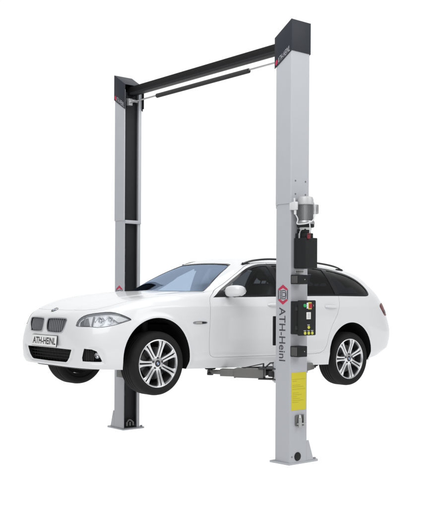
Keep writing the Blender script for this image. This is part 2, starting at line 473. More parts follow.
def recess(poly, pr, depth, rim=.03):
    """cutter whose floor follows the skin at the given depth"""
    v2, fs = fill2(resample(poly, .04), .04)
    return slab(v2, fs, lambda p: pr.on(p.x, p.y)-pr.d*rim, lambda p: pr.on(p.x, p.y)+pr.d*depth).mesh('cut')
def symmetric(o):
    """openings are cut on the left half only; the right half of the body is its mirror image"""
    bm = bmesh.new(); bm.from_mesh(o.data)
    bmesh.ops.bisect_plane(bm, geom=list(bm.verts)+list(bm.edges)+list(bm.faces), plane_co=(0,0,0), plane_no=(0,1,0), clear_outer=True, dist=1e-6)
    for v in bm.verts:
        if abs(v.co.y) < 1e-5: v.co.y = 0
    g = bmesh.ops.duplicate(bm, geom=list(bm.verts)+list(bm.edges)+list(bm.faces))
    for v in [q for q in g['geom'] if isinstance(q, bmesh.types.BMVert)]: v.co.y = -v.co.y
    bmesh.ops.reverse_faces(bm, faces=[q for q in g['geom'] if isinstance(q, bmesh.types.BMFace)])
    bmesh.ops.remove_doubles(bm, verts=[v for v in bm.verts if v.co.y == 0], dist=1e-5)
    bm.normal_update(); bm.to_mesh(o.data); bm.free(); o.data.update()

body = link(shell_me.copy(), 'body', ['white_paint', 'underbody'], car)
# wheel arches
mb = MB()
for cx_, cz, r in ((-.025, .065, .412), (2.952, .058, .398)):
    mb.add([(cx_+r*math.cos(a*2*PI/72), y, cz+r*math.sin(a*2*PI/72)) for y in (-1.3, -.56) for a in range(72)],
           [list(range(72)), [i+72 for i in range(72)][::-1]]+[[i, (i+1) % 72, (i+1) % 72+72, i+72] for i in range(72)])
boolean(body, mb.mesh('c'), 'DIFFERENCE', 'black_liner')
# cabin hollow
hull = [(.86,.76,.06),(3.62,.70,.14),(3.62,.72,.70),(.90,.80,.70),(3.50,.62,.80),(1.02,.70,.80),(3.02,.49,1.075),(1.50,.50,1.085)]
mb = MB()
lv = [((.88,.78,.06),(2.45,.79,.06),(2.50,.50,.36),(3.62,.50,.36)), ((.88,.82,.69),(2.45,.83,.72),(2.9,.80,.72),(3.60,.68,.72)), ((1.00,.735,.80),(2.45,.80,.82),(2.95,.77,.82),(3.46,.66,.84)), ((1.22,.63,.96),(2.40,.705,.97),(2.85,.68,.97),(3.28,.56,.97)), ((1.50,.51,1.085),(2.30,.55,1.115),(2.7,.54,1.10),(2.98,.48,1.09))]
vs = []; fs = []
for L in lv:
    for x, w, z in L: vs.append((x, -w, z))
    for x, w, z in L[::-1]: vs.append((x, w, z))
for k in range(len(lv)-1):
    for i in range(8): fs.append((k*8+i, k*8+(i+1) % 8, k*8+8+(i+1) % 8, k*8+8+i))
for i in range(3): fs.append((i, i+1, 6-i, 7-i)); b_ = (len(lv)-1)*8; fs.append((b_+i, b_+i+1, b_+6-i, b_+7-i))
mb.add(vs, fs)
boolean(body, mb.mesh('c'), 'DIFFERENCE', 'cabin')
# outlines drawn in (x, z) on the side of the car
DLO = [(.735,.708),(.975,.838),(1.155,.940),(1.387,1.056),(1.579,1.113),(1.756,1.130),(1.959,1.139),(2.30,1.138),(2.48,1.134),(2.642,1.126),(2.846,1.112),(3.084,1.068),(3.25,1.005),(3.338,.945),(3.375,.90),(3.388,.868),(3.387,.838),(3.372,.813),(3.342,.797),(3.29,.789),(3.167,.786),(2.755,.779),(2.412,.770),(2.187,.763),(1.681,.743),(1.266,.727),(.887,.717)]
DLO = DLO[:1]+[(p.x, p.y) for p in smooth_path([(a, b, 0) for a, b in DLO[:20]], 4)][4:]+DLO[20:]
def clip(poly, x0, x1, lean0=0., lean1=0., zr=.75):
    """part of a drawn outline between two (leaning) uprights"""
    def cut(P, f):
        out = []
        for i in range(len(P)):
            a, b = P[i], P[(i+1) % len(P)]; fa, fb = f(a), f(b)
            if fa >= 0: out.append(a)
            if fa*fb < 0: t = fa/(fa-fb); out.append((a[0]+(b[0]-a[0])*t, a[1]+(b[1]-a[1])*t))
        return out
    P = cut(poly, lambda p: p[0]-x0-lean0*(p[1]-zr)); return cut(P, lambda p: -(p[0]-x1-lean1*(p[1]-zr)))
DI = inset(DLO, .022)
PANES = [('front', clip(DI, .93, 1.77, .02, -.12), 'side_glass'), ('rear', clip(DI, 1.85, 2.70, -.12, -.10), 'privacy_glass'), ('quarter', clip(DI, 2.78, 9, -.10, 0), 'privacy_glass')]
frame_src = link(body.data.copy(), 'fs', None, car)
def dlo_cut(k): return prism3(inset(DLO, k), LEFT, -1.2, -.42)
boolean(body, dlo_cut(-.0012), 'DIFFERENCE', 'black_trim')
frame = frame_src; boolean(frame, dlo_cut(0), 'INTERSECT', 'black_trim')
for nm, P, g in PANES: boolean(frame, prism3(P, LEFT, -1.3, -.3), 'DIFFERENCE', 'black_trim')
frame.name = 'window_frame'; fair(frame)
for s_ in range(len(frame.data.materials)): frame.data.materials[s_] = MAT['black_gloss']
frame2 = mirror_copy(frame, 'window_frame')
for fr in (frame, frame2):
    for nm, P, g in PANES:
        p = patch(inset(P, -.004), LEFT, -.006, g, 'window_pane', frame, step=.05)
        if fr is frame2: q = mirror_copy(p, 'window_pane', frame2); bpy.data.objects.remove(p)
# windscreen and tailgate window
WS = [(-.70,.772),(-.55,.766),(-.30,.767),(0,.769),(.30,.767),(.55,.766),(.70,.772),(.672,.84),(.60,.955),(.535,1.045),(.475,1.105),(.42,1.116),(.20,1.126),(0,1.129),(-.20,1.126),(-.42,1.116),(-.475,1.105),(-.535,1.045),(-.60,.955),(-.672,.84)]
RW = [(-.56,.83),(0,.83),(.56,.83),(.54,.90),(.46,1.04),(.41,1.085),(0,1.10),(-.41,1.085),(-.46,1.04),(-.54,.90)]
wsf_src = link(body.data.copy(), 'w', None, car)
boolean(body, prism3(inset(WS, -.001), NOSE, .2, 1.72), 'DIFFERENCE', 'black_trim')
boolean(wsf_src, prism3(WS, NOSE, .2, 1.70), 'INTERSECT', 'black_trim')
WSI = inset(WS, .009)
boolean(wsf_src, prism3(WSI, NOSE, .1, 1.8), 'DIFFERENCE', 'black_trim')
wsf_src.name = 'windscreen_surround'; fair(wsf_src)
for s_ in range(len(wsf_src.data.materials)): wsf_src.data.materials[s_] = MAT['black_gloss']
patch(inset(WSI, -.004), NOSE, -.005, 'windscreen_glass', 'windscreen', car, step=.05)
boolean(body, prism3(RW, TAIL, -3.95, -2.95), 'DIFFERENCE', 'black_trim')
patch(inset(RW, .002), TAIL, -.004, 'privacy_glass', 'rear_window', car, step=.06)
# openings of the nose
KID = [(y, z-.014) for y, z in curve2([(-.036,.440),(-.06,.460),(-.19,.466),(-.335,.464),(-.368,.455),(-.372,.43),(-.362,.37),(-.335,.325),(-.30,.311),(-.20,.308),(-.085,.312),(-.05,.325),(-.036,.37)], 3)]
LG = [(-.455,.124),(-.45,.131),(-.22,.134),(0,.135),(.22,.134),(.45,.131),(.455,.124),(.435,.09),(.41,.045),(.37,.008),(.34,-.004),(0,-.007),(-.34,-.004),(-.37,.008),(-.41,.045),(-.435,.09)]
boolean(body, recess(KID, NOSE, .07), 'DIFFERENCE', 'black_plastic')
boolean(body, recess(LG, NOSE, .08), 'DIFFERENCE', 'black_plastic')
CORN = Proj((.70,.714,0), (.714,-.70,0))          # looks at the left front corner
def corn(x, y): return x*CORN.a.x+y*CORN.a.y
FOG = [(corn(x, y)+.010, z-.013) for x, y, z in ((-.768,-.640,.163),(-.726,-.711,.157),(-.692,-.752,.138),(-.673,-.772,.094),(-.648,-.785,.040),(-.660,-.775,.034),(-.715,-.718,.032),(-.772,-.622,.034),(-.776,-.618,.070))]
HL = [(-.775,-.516,.383),(-.765,-.500,.405),(-.762,-.504,.429),(-.729,-.516,.47),(-.67,-.554,.505),(-.583,-.643,.527),(-.504,-.717,.537),(-.439,-.794,.519),(-.365,-.848,.482),(-.347,-.859,.466),(-.356,-.857,.459),(-.422,-.843,.437),(-.511,-.813,.408),(-.598,-.765,.387),(-.653,-.719,.379),(-.704,-.65,.384)]
HLP = curve2([(corn(x, y)+.004, z-.012) for x, y, z in HL], 2)
boolean(body, recess(FOG, CORN, .06), 'DIFFERENCE', 'black_plastic')
boolean(body, recess(HLP, CORN, .06), 'DIFFERENCE', 'lamp_body')
# doors and bonnet are panels of their own, a few millimetres apart from the body
def door_cut(poly, k): return prism3(inset(poly, k), LEFT, -1.2, -.43)
FD = [(.672,.078),(.660,.105),(.656,.15),(.655,.35),(.659,.52),(.664,.62),(.671,.668),(.686,.700),(.712,.724),(.755,.750),(.86,.805),(.985,.868),(1.165,.966),(1.28,1.025),(1.39,1.079),(1.48,1.112),(1.585,1.134),(1.76,1.146),(1.79,1.10),(1.825,.75),(1.83,.40),(1.825,.095),(1.80,.075),(1.75,.066),(.80,.055),(.73,.056),(.695,.063)]
RD = [(1.835,.085),(1.84,.40),(1.835,.75),(1.80,1.10),(1.772,1.146),(1.96,1.152),(2.30,1.150),(2.48,1.148),(2.645,1.138),(2.70,1.08),(2.745,.785),(2.735,.70),(2.68,.55),(2.60,.43),(2.545,.30),(2.51,.18),(2.46,.115),(2.39,.085),(2.30,.075),(1.90,.07)]
src = body.data.copy()
doors = []
for P in (FD, RD):
    boolean(body, door_cut(P, -.0012), 'DIFFERENCE', 'black_liner')
    d = link(src.copy(), 'door', None, car); boolean(d, door_cut(P, .0012), 'INTERSECT', 'black_liner'); fair(d)
    d2 = mirror_copy(d, 'door'); doors.append((d, d2)); d.name = 'door'
    for dd in (d, d2): shade_ok = True
BON = [(-.735,0),(-.725,-.20),(-.70,-.36),(-.655,-.485),(-.58,-.585),(-.46,-.655),(-.30,-.70),(-.05,-.755),(.25,-.778),(.50,-.79),(.68,-.772),(.70,-.735),(.62,-.655),(.53,-.50),(.47,-.30),(.45,0)]
BON = BON+[(x, -y) for x, y in BON[-2:0:-1]]
mb = MB(); mb.prism(inset(BON, -.0011), 'z', .40, 1.0)
src = body.data.copy(); boolean(body, mb.mesh('c'), 'DIFFERENCE', 'black_liner')
mb = MB(); mb.prism(inset(BON, .0011), 'z', .42, 1.0)
bon = link(src.copy(), 'bonnet', None, car); boolean(bon, mb.mesh('c'), 'INTERSECT', 'black_liner'); fair(bon)
symmetric(body)
fair(body)
for d, d2 in doors:
    # mirrored doors get the smooth skin shading as well
    fair(d2)
fair(frame2)
# ------------------------------------------------------------------ details of the car
def skin_line(pts, pr, off, n=6, closed=False):
    out = []
    for p in smooth_path([(a, b, 0) for a, b in pts], n, closed): out.append(pr.on(p.x, p.y, off))
    return out
def pair(o): mirror_copy(o)
# chin and floor tray
mb = MB(); mb.box((-.66,-.50,-.078), (-.30,.50,-.02), .02); mb.box((.45,-.66,-.075), (2.5,.66,-.05), .01); mb.box((3.3,-.55,-.05),(3.75,.55,.05), .03)
mb.build('floor_tray', 'underbody', car)
# kidneys
for s in (-1, 1):
    P = [(y*1.0, z) for y, z in KID]
    g = MB(); g.tube([NOSE.on(y, z, .002) for y, z in inset(KID, .004)], .0062, 8, closed=True)
    k = g.build('kidney_grille', 'satin_chrome', car)
    m = MB(); n = 9
    for i in range(n):
        y = -.064-.0335*i
        zs = [z for z in [(.286+.004*q) for q in range(50)] if inside((y, z), inset(KID, .008))]
        if not zs: continue
        a, b = zs[0], zs[-1]; pa = []
        for q in range(9):
            z = a+(b-a)*q/8; p = NOSE.on(y, z); pa.append((p.x, p.z))
        vs = []
        for (x, z) in pa:
            for dy, dx in ((-.0038,.012),(-.0016,.005),(.0016,.005),(.0038,.012),(.0025,.026),(-.0025,.026)): vs.append((x+dx, y+dy, z))
        fs = []
        for q in range(8):
            for e in range(6): fs.append((q*6+e, q*6+(e+1) % 6, q*6+6+(e+1) % 6, q*6+6+e))
        m.add(vs, fs)
    sl = m.build('slat', 'slat_silver', k)
    if s == 1:
        for o in (k, sl):
            for v in o.data.vertices: v.co.y = -v.co.y
            o.data.flip_normals()
# lower grille bars
m = MB()
for z in (.032,.064,.096):
    w = .36+(z-.0)*.70
    pts = [NOSE.on(-w+2*w*i/24, z)+V((.028,0,0)) for i in range(25)]; m.tube(pts, .0048, 6)
for i in range(-6, 7):
    y = i*.058; pts = [NOSE.on(y, -.0+.130*q/6)+V((.034,0,0)) for q in range(7)]; m.tube(pts, .0035, 6)
lgo = m.build('lower_grille', 'black_plastic', car)
# fog lamp ducts
m = MB()
us = [p[0] for p in FOG]; u0, u1 = min(us), max(us)
for i in range(7):
    u = u0+.012+i*.017
    zs = [.012+.004*q for q in range(40) if inside((u, .012+.004*q), FOG)]
    if len(zs) < 3: continue
    m.tube([CORN.on(u, zs[0]+(zs[-1]-zs[0])*q/6)+CORN.d*.016 for q in range(7)], .0042, 6)
fg = m.build('fog_lamp_duct', 'black_trim', car)
c = CORN.on(u1-.050, .085)+CORN.d*.022
m = MB(); M = Matrix.Translation(c) @ (-CORN.d).to_track_quat('Z', 'Y').to_matrix().to_4x4()
m.lathe([(.0,-.004),(.016,-.002),(.023,.004),(.026,.011),(.029,.012),(.029,-.01)], 28, M, 'z')
fl = m.build('fog_lamp', 'satin_chrome', fg)
pf = mirror_copy(fg); mirror_copy(fl, 'fog_lamp', pf)
# outer air curtain slit beside the number plate side
# headlights
IN = inset(HLP, .002)
hl = patch(inset(HLP, -.001), CORN, -.036, 'lamp_body', 'headlight', car, step=.03)
kids = []
def lampring(u, z, r, dep):
    c = CORN.on(u, z)+CORN.d*dep; D = (V((-.93,-.36,.02))).normalized()
    M = Matrix.Translation(c) @ D.to_track_quat('Z', 'Y').to_matrix().to_4x4()
    return M
uL, uR = min(p[0] for p in HLP), max(p[0] for p in HLP)
um = corn(-.653,-.719)
for u, z, r in ((um+.004,.426,.043), (um+.102,.440,.038)):
    M = lampring(u, z, r, .022)
    m = MB(); m.lathe([(r*.62,-.045),(r*.86,-.012),(r*.98,.002),(r*1.1,.006),(r*1.14,.0),(r*1.14,-.03)], 36, M, 'z'); kids.append(m.build('lamp_ring', 'lamp_bright', hl))
    m = MB(); m.lathe([(0,-.006),(r*.25,-.007),(r*.45,-.012),(r*.62,-.026),(r*.62,-.045)], 32, M, 'z'); kids.append(m.build('projector_lens', 'lamp_lens', hl))
# bright inner wing running to the tip, brow bar, separators
tipP = [(corn(x, y)+.004, z-.012) for x, y, z in ((-.53,-.735,.507),(-.44,-.80,.500),(-.372,-.846,.470),(-.43,-.835,.445),(-.47,-.815,.438),(-.50,-.775,.47))]
kids.append(patch(tipP, CORN, -.010, 'white_plastic', 'reflector', hl, step=.03))
inner = [(corn(x, y)+.004, z-.012) for x, y, z in ((-.755,-.525,.395),(-.745,-.52,.43),(-.715,-.535,.46),(-.68,-.57,.482),(-.69,-.62,.40))]
kids.append(patch(inner, CORN, -.022, 'satin_chrome', 'inner_reflector', hl, step=.03))
for (xa, ya, za, zb) in ((-.735,-.575,.395,.462), (-.67,-.64,.392,.48)):
    u = corn(xa, ya)+.004; za -= .012; zb -= .012; m = MB(); m.tube([CORN.on(u+.01*q/5, za+(zb-za)*q/5)+CORN.d*.03 for q in range(6)], .010, 8)
    kids.append(m.build('divider', 'satin_chrome', hl))
m = MB(); m.tube([CORN.on(u, z, -.0005) for u, z in resample(HLP, .012)], .0028, 6, closed=True)
kids.append(m.build('seal', 'black_trim', hl))
kids.append(patch(inset(HLP, .001), CORN, -.002, 'lamp_glass', 'headlight_cover', hl, step=.035, thick=.003))
hl2 = mirror_copy(hl)
for k in kids: mirror_copy(k, k.name.split('.')[0], hl2)
# bonnet badge
def roundel(c, nrm, up, r, parent, letters=False):
    nrm = V(nrm).normalized(); up = (V(up)-nrm*V(up).dot(nrm)).normalized(); right = up.cross(nrm)
    M = Matrix.Translation(V(c)) @ Matrix(((right.x,up.x,nrm.x),(right.y,up.y,nrm.y),(right.z,up.z,nrm.z))).to_4x4()
    m = MB(); m.lathe([(r*1.0,-.003),(r*1.0,.003),(r*.95,.0045),(r*.90,.003),(r*.62,.003),(r*.60,.0042),(r*.57,.0030),(0,.0030)], 40, M, 'z')
    b = m.build('badge', ['ink_black'], parent)
    for q in range(4):
        m = MB(); pts = [(0, 0, .0036)]+[(r*.57*math.cos(q*PI/2+PI/2*k/8), r*.57*math.sin(q*PI/2+PI/2*k/8), .0036) for k in range(9)]
        low = [(x, y, .002) for x, y, z in pts]; n = len(pts)
        m.add(pts+low, [list(range(n))]+[[i, (i+1) % n, (i+1) % n+n, i+n] for i in range(n)], M)
        m.build('badge_quarter', 'badge_white' if q in (0, 2) else 'badge_blue', b, smooth=False)
    m = MB(); m.lathe([(r*.97,.0),(r*1.0,.0045),(r*.95,.006),(r*.92,.0035)], 40, M, 'z'); m.build('badge_rim', 'chrome', b)
    if letters:
        for ch, a in (('B', 132), ('M', 90), ('W', 48)):
            a = math.radians(a); d = right*math.cos(a)+up*math.sin(a); t = right*math.sin(a)-up*math.cos(a)
            text_obj(ch, r*.36, V(c)+d*(r*.66)+nrm*.0034, t, d, 'badge_white', 'badge_letter', b, bold=.0004, align='CENTER')
    return b
p = NOSE.on(0, .531); n_, _ = surf_normal(p)
roundel(p+n_*.001, n_, (.6,0,1), .041, car, True)
# number plate
pl = empty('number_plate', (-.850,0,.205), car, (0, math.radians(4), 0))
m = MB(); m.box((-.0045,-.262,-.060), (.006,.262,.060), .003); o = m.build('plate_holder', 'ink_black', pl)
m = MB(); m.box((-.0062,-.258,-.056), (.0,.258,.056), .002); o = m.build('plate_face', 'plate_white', pl)
text_obj('ATH-HEINL', .098, (-.0064, .232, -.034), (0,-.95,0), (0,0,1), 'ink_black', 'plate_lettering', pl, bold=.0022, space=1.0)
# side indicators in the front wings
IND = curve2([(.418,.428),(.44,.442),(.52,.447),(.595,.444),(.617,.433),(.59,.420),(.50,.415),(.44,.417)], 3)
o = patch(IND, LEFT, .004, 'satin_chrome', 'side_indicator', car, thick=.006)
o2 = patch([(.45,.424),(.46,.439),(.535,.442),(.535,.421)], LEFT, .007, 'indicator_lens', 'indicator_lens', o, thick=.004)
o3 = patch([(.545,.421),(.545,.441),(.592,.438),(.606,.432),(.588,.424)], LEFT, .0065, 'black_gloss', 'indicator_cap', o, thick=.004)
q = mirror_copy(o)
for k in (o2, o3): mirror_copy(k, k.name.split('.')[0], q)
# door handles
for (d, d2), x in zip(doors, (1.62, 2.565)):
    cup = curve2([(x-.085,.636),(x-.06,.654),(x,.660),(x+.06,.654),(x+.085,.640),(x+.06,.622),(x,.615),(x-.06,.620)], 3)
    m = MB(); pts = [LEFT.on(x-.105+.21*i/12, .640, .004+.030*math.sin(PI*min(1, max(0, i/12)))**.4) for i in range(13)]
    m.tube(pts, [.009+.006*math.sin(PI*i/12)**.5 for i in range(13)], 10, flat=.55)
    h = m.build('handle', 'white_paint', d, angle=60)
    k = patch(cup, LEFT, .0012, 'white_paint', 'handle_cup', d, thick=.003)
    mirror_copy(h, 'handle', d2); mirror_copy(k, 'handle_cup', d2)
# sill crease trim line under the doors is body skin; black seam strip along the sill
# wing mirrors
def ellipsoid_cage(c, r, shift=(0, 0)):
    t = bmesh.new(); bmesh.ops.create_cube(t, size=2.0)
    bmesh.ops.subdivide_edges(t, edges=list(t.edges), cuts=1, use_grid_fill=True)
    for v in t.verts:
        k = .80 if sum(abs(a) > .5 for a in v.co) == 3 else (.93 if sum(abs(a) > .5 for a in v.co) == 2 else 1.04)
        v.co = V((v.co.x*r[0]*k, v.co.y*r[1]*k, v.co.z*r[2]*k))
    me = bpy.data.meshes.new('c'); t.to_mesh(me); t.free(); return me
mm = ellipsoid_cage((0,0,0), (.085,.125,.066))
for v in mm.vertices:
    y = v.co.y; v.co.x += abs(y)*.25 if y < 0 else 0
    if v.co.x > .05: v.co.x = .055+.1*(v.co.x-.055)
    v.co.z *= 1.0+.25*y
    if y > 0: v.co.z -= .012*y/.12
    v.co += V((.935,-1.0,.787))
mo = link(mm, 'wing_mirror', 'white_paint', car); subsurf(mo, 3)
m = MB(); m.prism([(-.900,.748),(-1.09,.752),(-1.112,.785),(-1.09,.826),(-.95,.833),(-.897,.815)], 'x', .993, 1.002, .002); g1 = m.build('mirror_glass', 'chrome', mo)
m = MB(); m.tube([(.93,-.86,.722),(.935,-.915,.734),(.95,-.98,.747)], [.03,.026,.02], 10, flat=.5, up=(1,0,0)); g2 = m.build('mirror_foot', 'black_gloss', mo)
m = MB(); m.tube([(.915,-.905,.742),(.93,-1.0,.728),(.945,-1.08,.737)], [.008,.014,.008], 8, flat=1.6); g3 = m.build('mirror_base_strip', 'black_trim', mo)
qm = mirror_copy(mo)
fq = [qm]+[mirror_copy(k, k.name.split('.')[0], qm) for k in (g1, g2, g3)]
Mf = Matrix.Translation((1.05,.89,-.01)) @ Matrix.Rotation(math.radians(-62), 4, 'Z') @ Matrix.Translation((-.93,-.90,0))
for k in fq[:3]: k.data.transform(Mf)                 # the far mirror is folded in
# roof rails
RAILP = [(1.40,-.562,1.112),(1.48,-.565,1.140),(1.62,-.570,1.170),(1.85,-.575,1.194),(2.2,-.578,1.199),(2.55,-.575,1.193),(2.85,-.568,1.176),(3.05,-.558,1.150),(3.18,-.545,1.118)]
m = MB(); rp = smooth_path(RAILP, 6); m.tube(rp, [.004+.008*min(1, 6*min(i, len(rp)-1-i)/len(rp)) for i in range(len(rp))], 10, flat=1.2)
m.box((2.22,-.585,1.12), (2.34,-.562,1.195), .008)
for x, z in ((1.47,1.112),(3.08,1.112)): m.box((x-.06,-.575,z-.05), (x+.06,-.558,z+.022), .006)
rr = m.build('roof_rail', 'black_gloss', car, angle=50); mirror_copy(rr)
# tail lamps
TC = Proj((-.6,.8,0), (.8,.6,0))
TL = [(2.366,.647),(2.372,.664),(2.40,.682),(2.46,.697),(2.60,.703),(2.74,.703),(2.74,.575),(2.60,.548),(2.50,.536),(2.465,.540),(2.44,.560),(2.405,.60)]
TL = [(u-.006, z+.010) for u, z in TL]
tl = patch(TL, TC, .005, 'tail_red', 'tail_lamp', car, thick=.012, step=.03)
t2 = patch([(2.41,.612),(2.70,.628),(2.70,.600),(2.45,.575)], TC, .0075, 'tail_dark', 'lamp_band', tl, thick=.004, step=.03)
q = mirror_copy(tl); mirror_copy(t2, 'lamp_band', q)
# cabin: dash, wheel, seats
m = MB(); m.box((.80,-.70,.45), (1.02,.70,.755), .06); m.box((.92,-.52,.68),(1.12,-.20,.80), .05); m.build('dashboard', 'cabin', car)
m = MB(); M = Matrix.Translation((1.27,-.37,.70)) @ Matrix.Rotation(math.radians(-65), 4, 'Y')
m.lathe([(.185+.016*math.cos(a*PI/5), .016*math.sin(a*PI/5)) for a in range(10)], 40, M, 'z', closed=True)
m.cyl((1.12,-.37,.66), (1.26,-.37,.70), .06); m.box((1.255,-.55,.685), (1.275,-.19,.72), .008)
m.build('steering_wheel', 'black_plastic', car)
def seat(x, y, w, name):
    m = MB(); m.box((x-.28,y-w,.20), (x+.22,y+w,.42), .07)
    M = Matrix.Translation((x+.22, y, .38)) @ Matrix.Rotation(math.radians(20), 4, 'Y'); m.box((-.06,-w,-.05), (.08,w,.56), .06, M)
    n = 1 if w < .4 else 3
    for i in range(n):
        yy = 0 if n == 1 else (i-1)*w*.62; m.box((-.045,yy-.13,.60), (.055,yy+.13,.76), .045, M)
        m.cyl(M @ V((0,yy-.05,.5)), M @ V((0,yy-.05,.65)), .008, 8); m.cyl(M @ V((0,yy+.05,.5)), M @ V((0,yy+.05,.65)), .008, 8)
    return m.build(name, 'seat_leather', car, angle=60)
seat(1.52,-.38,.235,'front_seat'); seat(1.38,.39,.235,'front_seat'); seat(2.42,0,.66,'rear_seat')
m = MB(); m.prism([(1.235,-.11),(1.25,-.11),(1.25,.11),(1.235,.11)], 'z', 1.035, 1.085, .006); m.build('inside_mirror', 'black_plastic', car)
# wheels
def wheel(loc, left, steer=0.):
    w = empty('wheel', loc, car, (0, 0, (0 if left else PI)+steer))
    # outward is -y; y = 0 is the outer face of the rim
    m = MB(); prof = [(.246,.012),(.252,-.006),(.262,-.014),(.285,-.022),(.308,-.018),(.323,-.004),(.3295,.012),(.332,.026)]
    for k in range(4):
        y = .052+k*.039; prof += [(.3345,y-.012),(.3345,y+.012),(.327,y+.0145),(.327,y+.0225)]
    prof = [p for p in prof]
    prof += [(.332,.200),(.3295,.213),(.323,.226),(.308,.236),(.285,.238),(.26,.230),(.246,.212)]
    m.lathe(prof, 96); tyre = m.build('tyre', 'rubber', w, angle=28)
    m = MB(); m.lathe([(.2515,-.002),(.2505,-.008),(.246,-.010),(.2395,-.008),(.236,.0),(.231,.010),(.230,.022),(.2455,.022)], 84, closed=True)
    # seven twin spokes
    n = 7
    for k in range(n):
        a0 = PI+2*PI*k/n
        for s in (-1, 1):
            st = []                                    # stations: radius, side offset, half width, depth of face, thickness
            for r, o_, hw, y, th in ((.040,.0145,.0130,.010,.030),(.070,.0155,.0118,.012,.028),(.105,.0160,.0112,.010,.026),(.150,.0168,.0112,.0035,.026),(.190,.0190,.0125,-.002,.028),(.216,.0225,.0150,-.0035,.030),(.238,.0285,.0205,-.003,.034)):
                st.append((r, s*o_, hw, y, th))
            vs = []; fs = []
            for r, o_, hw, y, th in st:
                for do, dy in ((-hw, .006),(-hw*.72, .0),(hw*.72, .0),(hw, .006),(hw*.8, th),(-hw*.8, th)):
                    t = o_+do; rr = math.sqrt(max(r*r-t*t, 1e-6)) if r > .2 else r
                    x_, z_ = rr, t
                    c, q = math.cos(a0), math.sin(a0)
                    vs.append((x_*c-z_*q, y+dy, x_*q+z_*c))
            L = len(st)
            for i in range(L-1):
                for e in range(6): fs.append((i*6+e, i*6+(e+1) % 6, i*6+6+(e+1) % 6, i*6+6+e))
            fs.append(tuple(range(6))); fs.append(tuple((L-1)*6+e for e in range(6))[::-1])
            m.add(vs, fs)
    m.lathe([(.032,.012),(.036,.004),(.052,.006),(.072,.012),(.078,.03),(.078,.06),(0,.06)], 48)
    rim = m.build('rim', 'alloy', w, angle=32)
    m = MB(); m.lathe([(.230,.020),(.2255,.05),(.215,.09),(.212,.19),(.243,.212),(.250,.220),(.2515,.20),(.222,.19),(.236,.05),(.244,.021)], 72, closed=True); m.build('rim_barrel', 'alloy_dark', w, angle=32)
    m = MB(); m.lathe([(0,.0035),(.024,.0038),(.030,.0065),(.030,.02)], 40); cap = m.build('hub_cap', 'ink_black', w, angle=50)
    for q in range(4):
        mq = MB(); r = .0165; pts = [(0,.0028,0)]+[(r*math.cos(q*PI/2+PI/16*k), .0028, r*math.sin(q*PI/2+PI/16*k)) for k in range(9)]; low = [(x, .005, z) for x, y, z in pts]; N = len(pts)
        mq.add(pts+low, [list(range(N))]+[[i, (i+1) % N, (i+1) % N+N, i+N] for i in range(N)])
        mq.build('cap_quarter', 'badge_white' if q % 2 else 'badge_blue', w, smooth=False)
    for k in range(5):
        a = PI/2+2*PI*k/5; x, z = .056*math.cos(a), .056*math.sin(a)
        mq = MB(); mq.lathe([(.0125,.0035),(.0135,.0045),(.0135,.03)], 20, Matrix.Translation((x, 0, z))); mq.lathe([(.012,.012),(0,.012)], 20, Matrix.Translation((x, .001, z)))
        mq.cyl((x, .013, z), (x, .004, z), .0085, 6)
        mq.build('wheel_bolt', 'alloy_dark', w)
    m = MB(); m.lathe([(.070,.055),(.085,.075),(.090,.085),(.170,.085),(.172,.088),(.172,.108),(.168,.111),(.08,.111)], 64); m.build('brake_disc', 'disc_iron', w, angle=30)
    m = MB()
    for a in [PI*.72+ .07*i for i in range(9)]: pass
    vs = []; fs = []
    A = [math.radians(-35+i*8) for i in range(10)]
    for a in A:
        for r, y in ((.105,.066),(.178,.066),(.186,.075),(.186,.125),(.105,.125)): vs.append((r*math.cos(a), y, r*math.sin(a)))
    for i in range(9):
        for e in range(5): fs.append((i*5+e, i*5+(e+1) % 5, i*5+5+(e+1) % 5, i*5+5+e))
    fs += [tuple(range(5)), tuple(45+e for e in range(5))[::-1]]
    m.add(vs, fs); m.build('brake_caliper', 'alloy_dark', w)
    m = MB(); m.lathe([(.0,.118),(.195,.118),(.208,.135),(.208,.2),(0,.21)], 48); m.build('splash_shield', 'black_liner', w)
    return w
wheel((0,-.878,0), True); wheel((2.968,-.878,0), True); wheel((0,.878,0), False); wheel((2.968,.878,0), False)
# suspension seen in the arches
for x in (.02, 2.95):
    for s in (-1, 1):
        m = MB(); m.tube([(x+.03, s*.52, .42), (x+.02, s*.60, .08), (x, s*.66, -.02)], .05, 14); m.tube([(x, s*.68, -.05), (x-.05, s*.30, -.01), (x, s*.2, .02)], .028, 10)
        m.build('suspension', 'arm_dark', car)
# exhaust pipes
m = MB(); m.tube([(2.5,-.30,-.02),(3.2,-.32,.02),(3.7,-.45,.06),(3.95,-.47,.08)], .035, 12); m.build('exhaust_pipe', 'steel', car)
# ------------------------------------------------------------------ the lift
lift = empty('two_post_lift', (1.28, 0, 0))
tag(lift, 'tall two post car lift in light grey with dark slanted caps and black cross beam', 'car lift')
X0, X1, YO, YI = 1.147, 1.408, 1.667, 1.445       # column footprint (front, rear, outer, inner)
ZC = 2.775
def part(mb, name, m, parent, **k):
    o = mb.build(name, m, parent, **k)
    pm = Matrix.Translation(-V((1.28,0,0)))
    o.data.transform(pm); return o
def column_section(mb, x0, x1, yo, yi, z0, z1, s, t=.008, lip=.045):
    """folded C section, open towards the car"""
    P = [(x0+.004, yi),(x0, yi+.004),(x0, yo-.010),(x0+.003, yo-.003),(x0+.010, yo),(x1-.010, yo),(x1-.003, yo-.003),(x1, yo-.010),(x1, yi+.004),(x1-.004, yi),(x1-lip, yi),(x1-lip, yi+t),(x1-t, yi+t),(x1-t, yo-t),(x0+t, yo-t),(x0+t, yi+t),(x0+.012, yi+t),(x0+.012, yi)]
    P = [(x, s*y) for x, y in P]
    mb.prism(P, 'z', z0, z1)
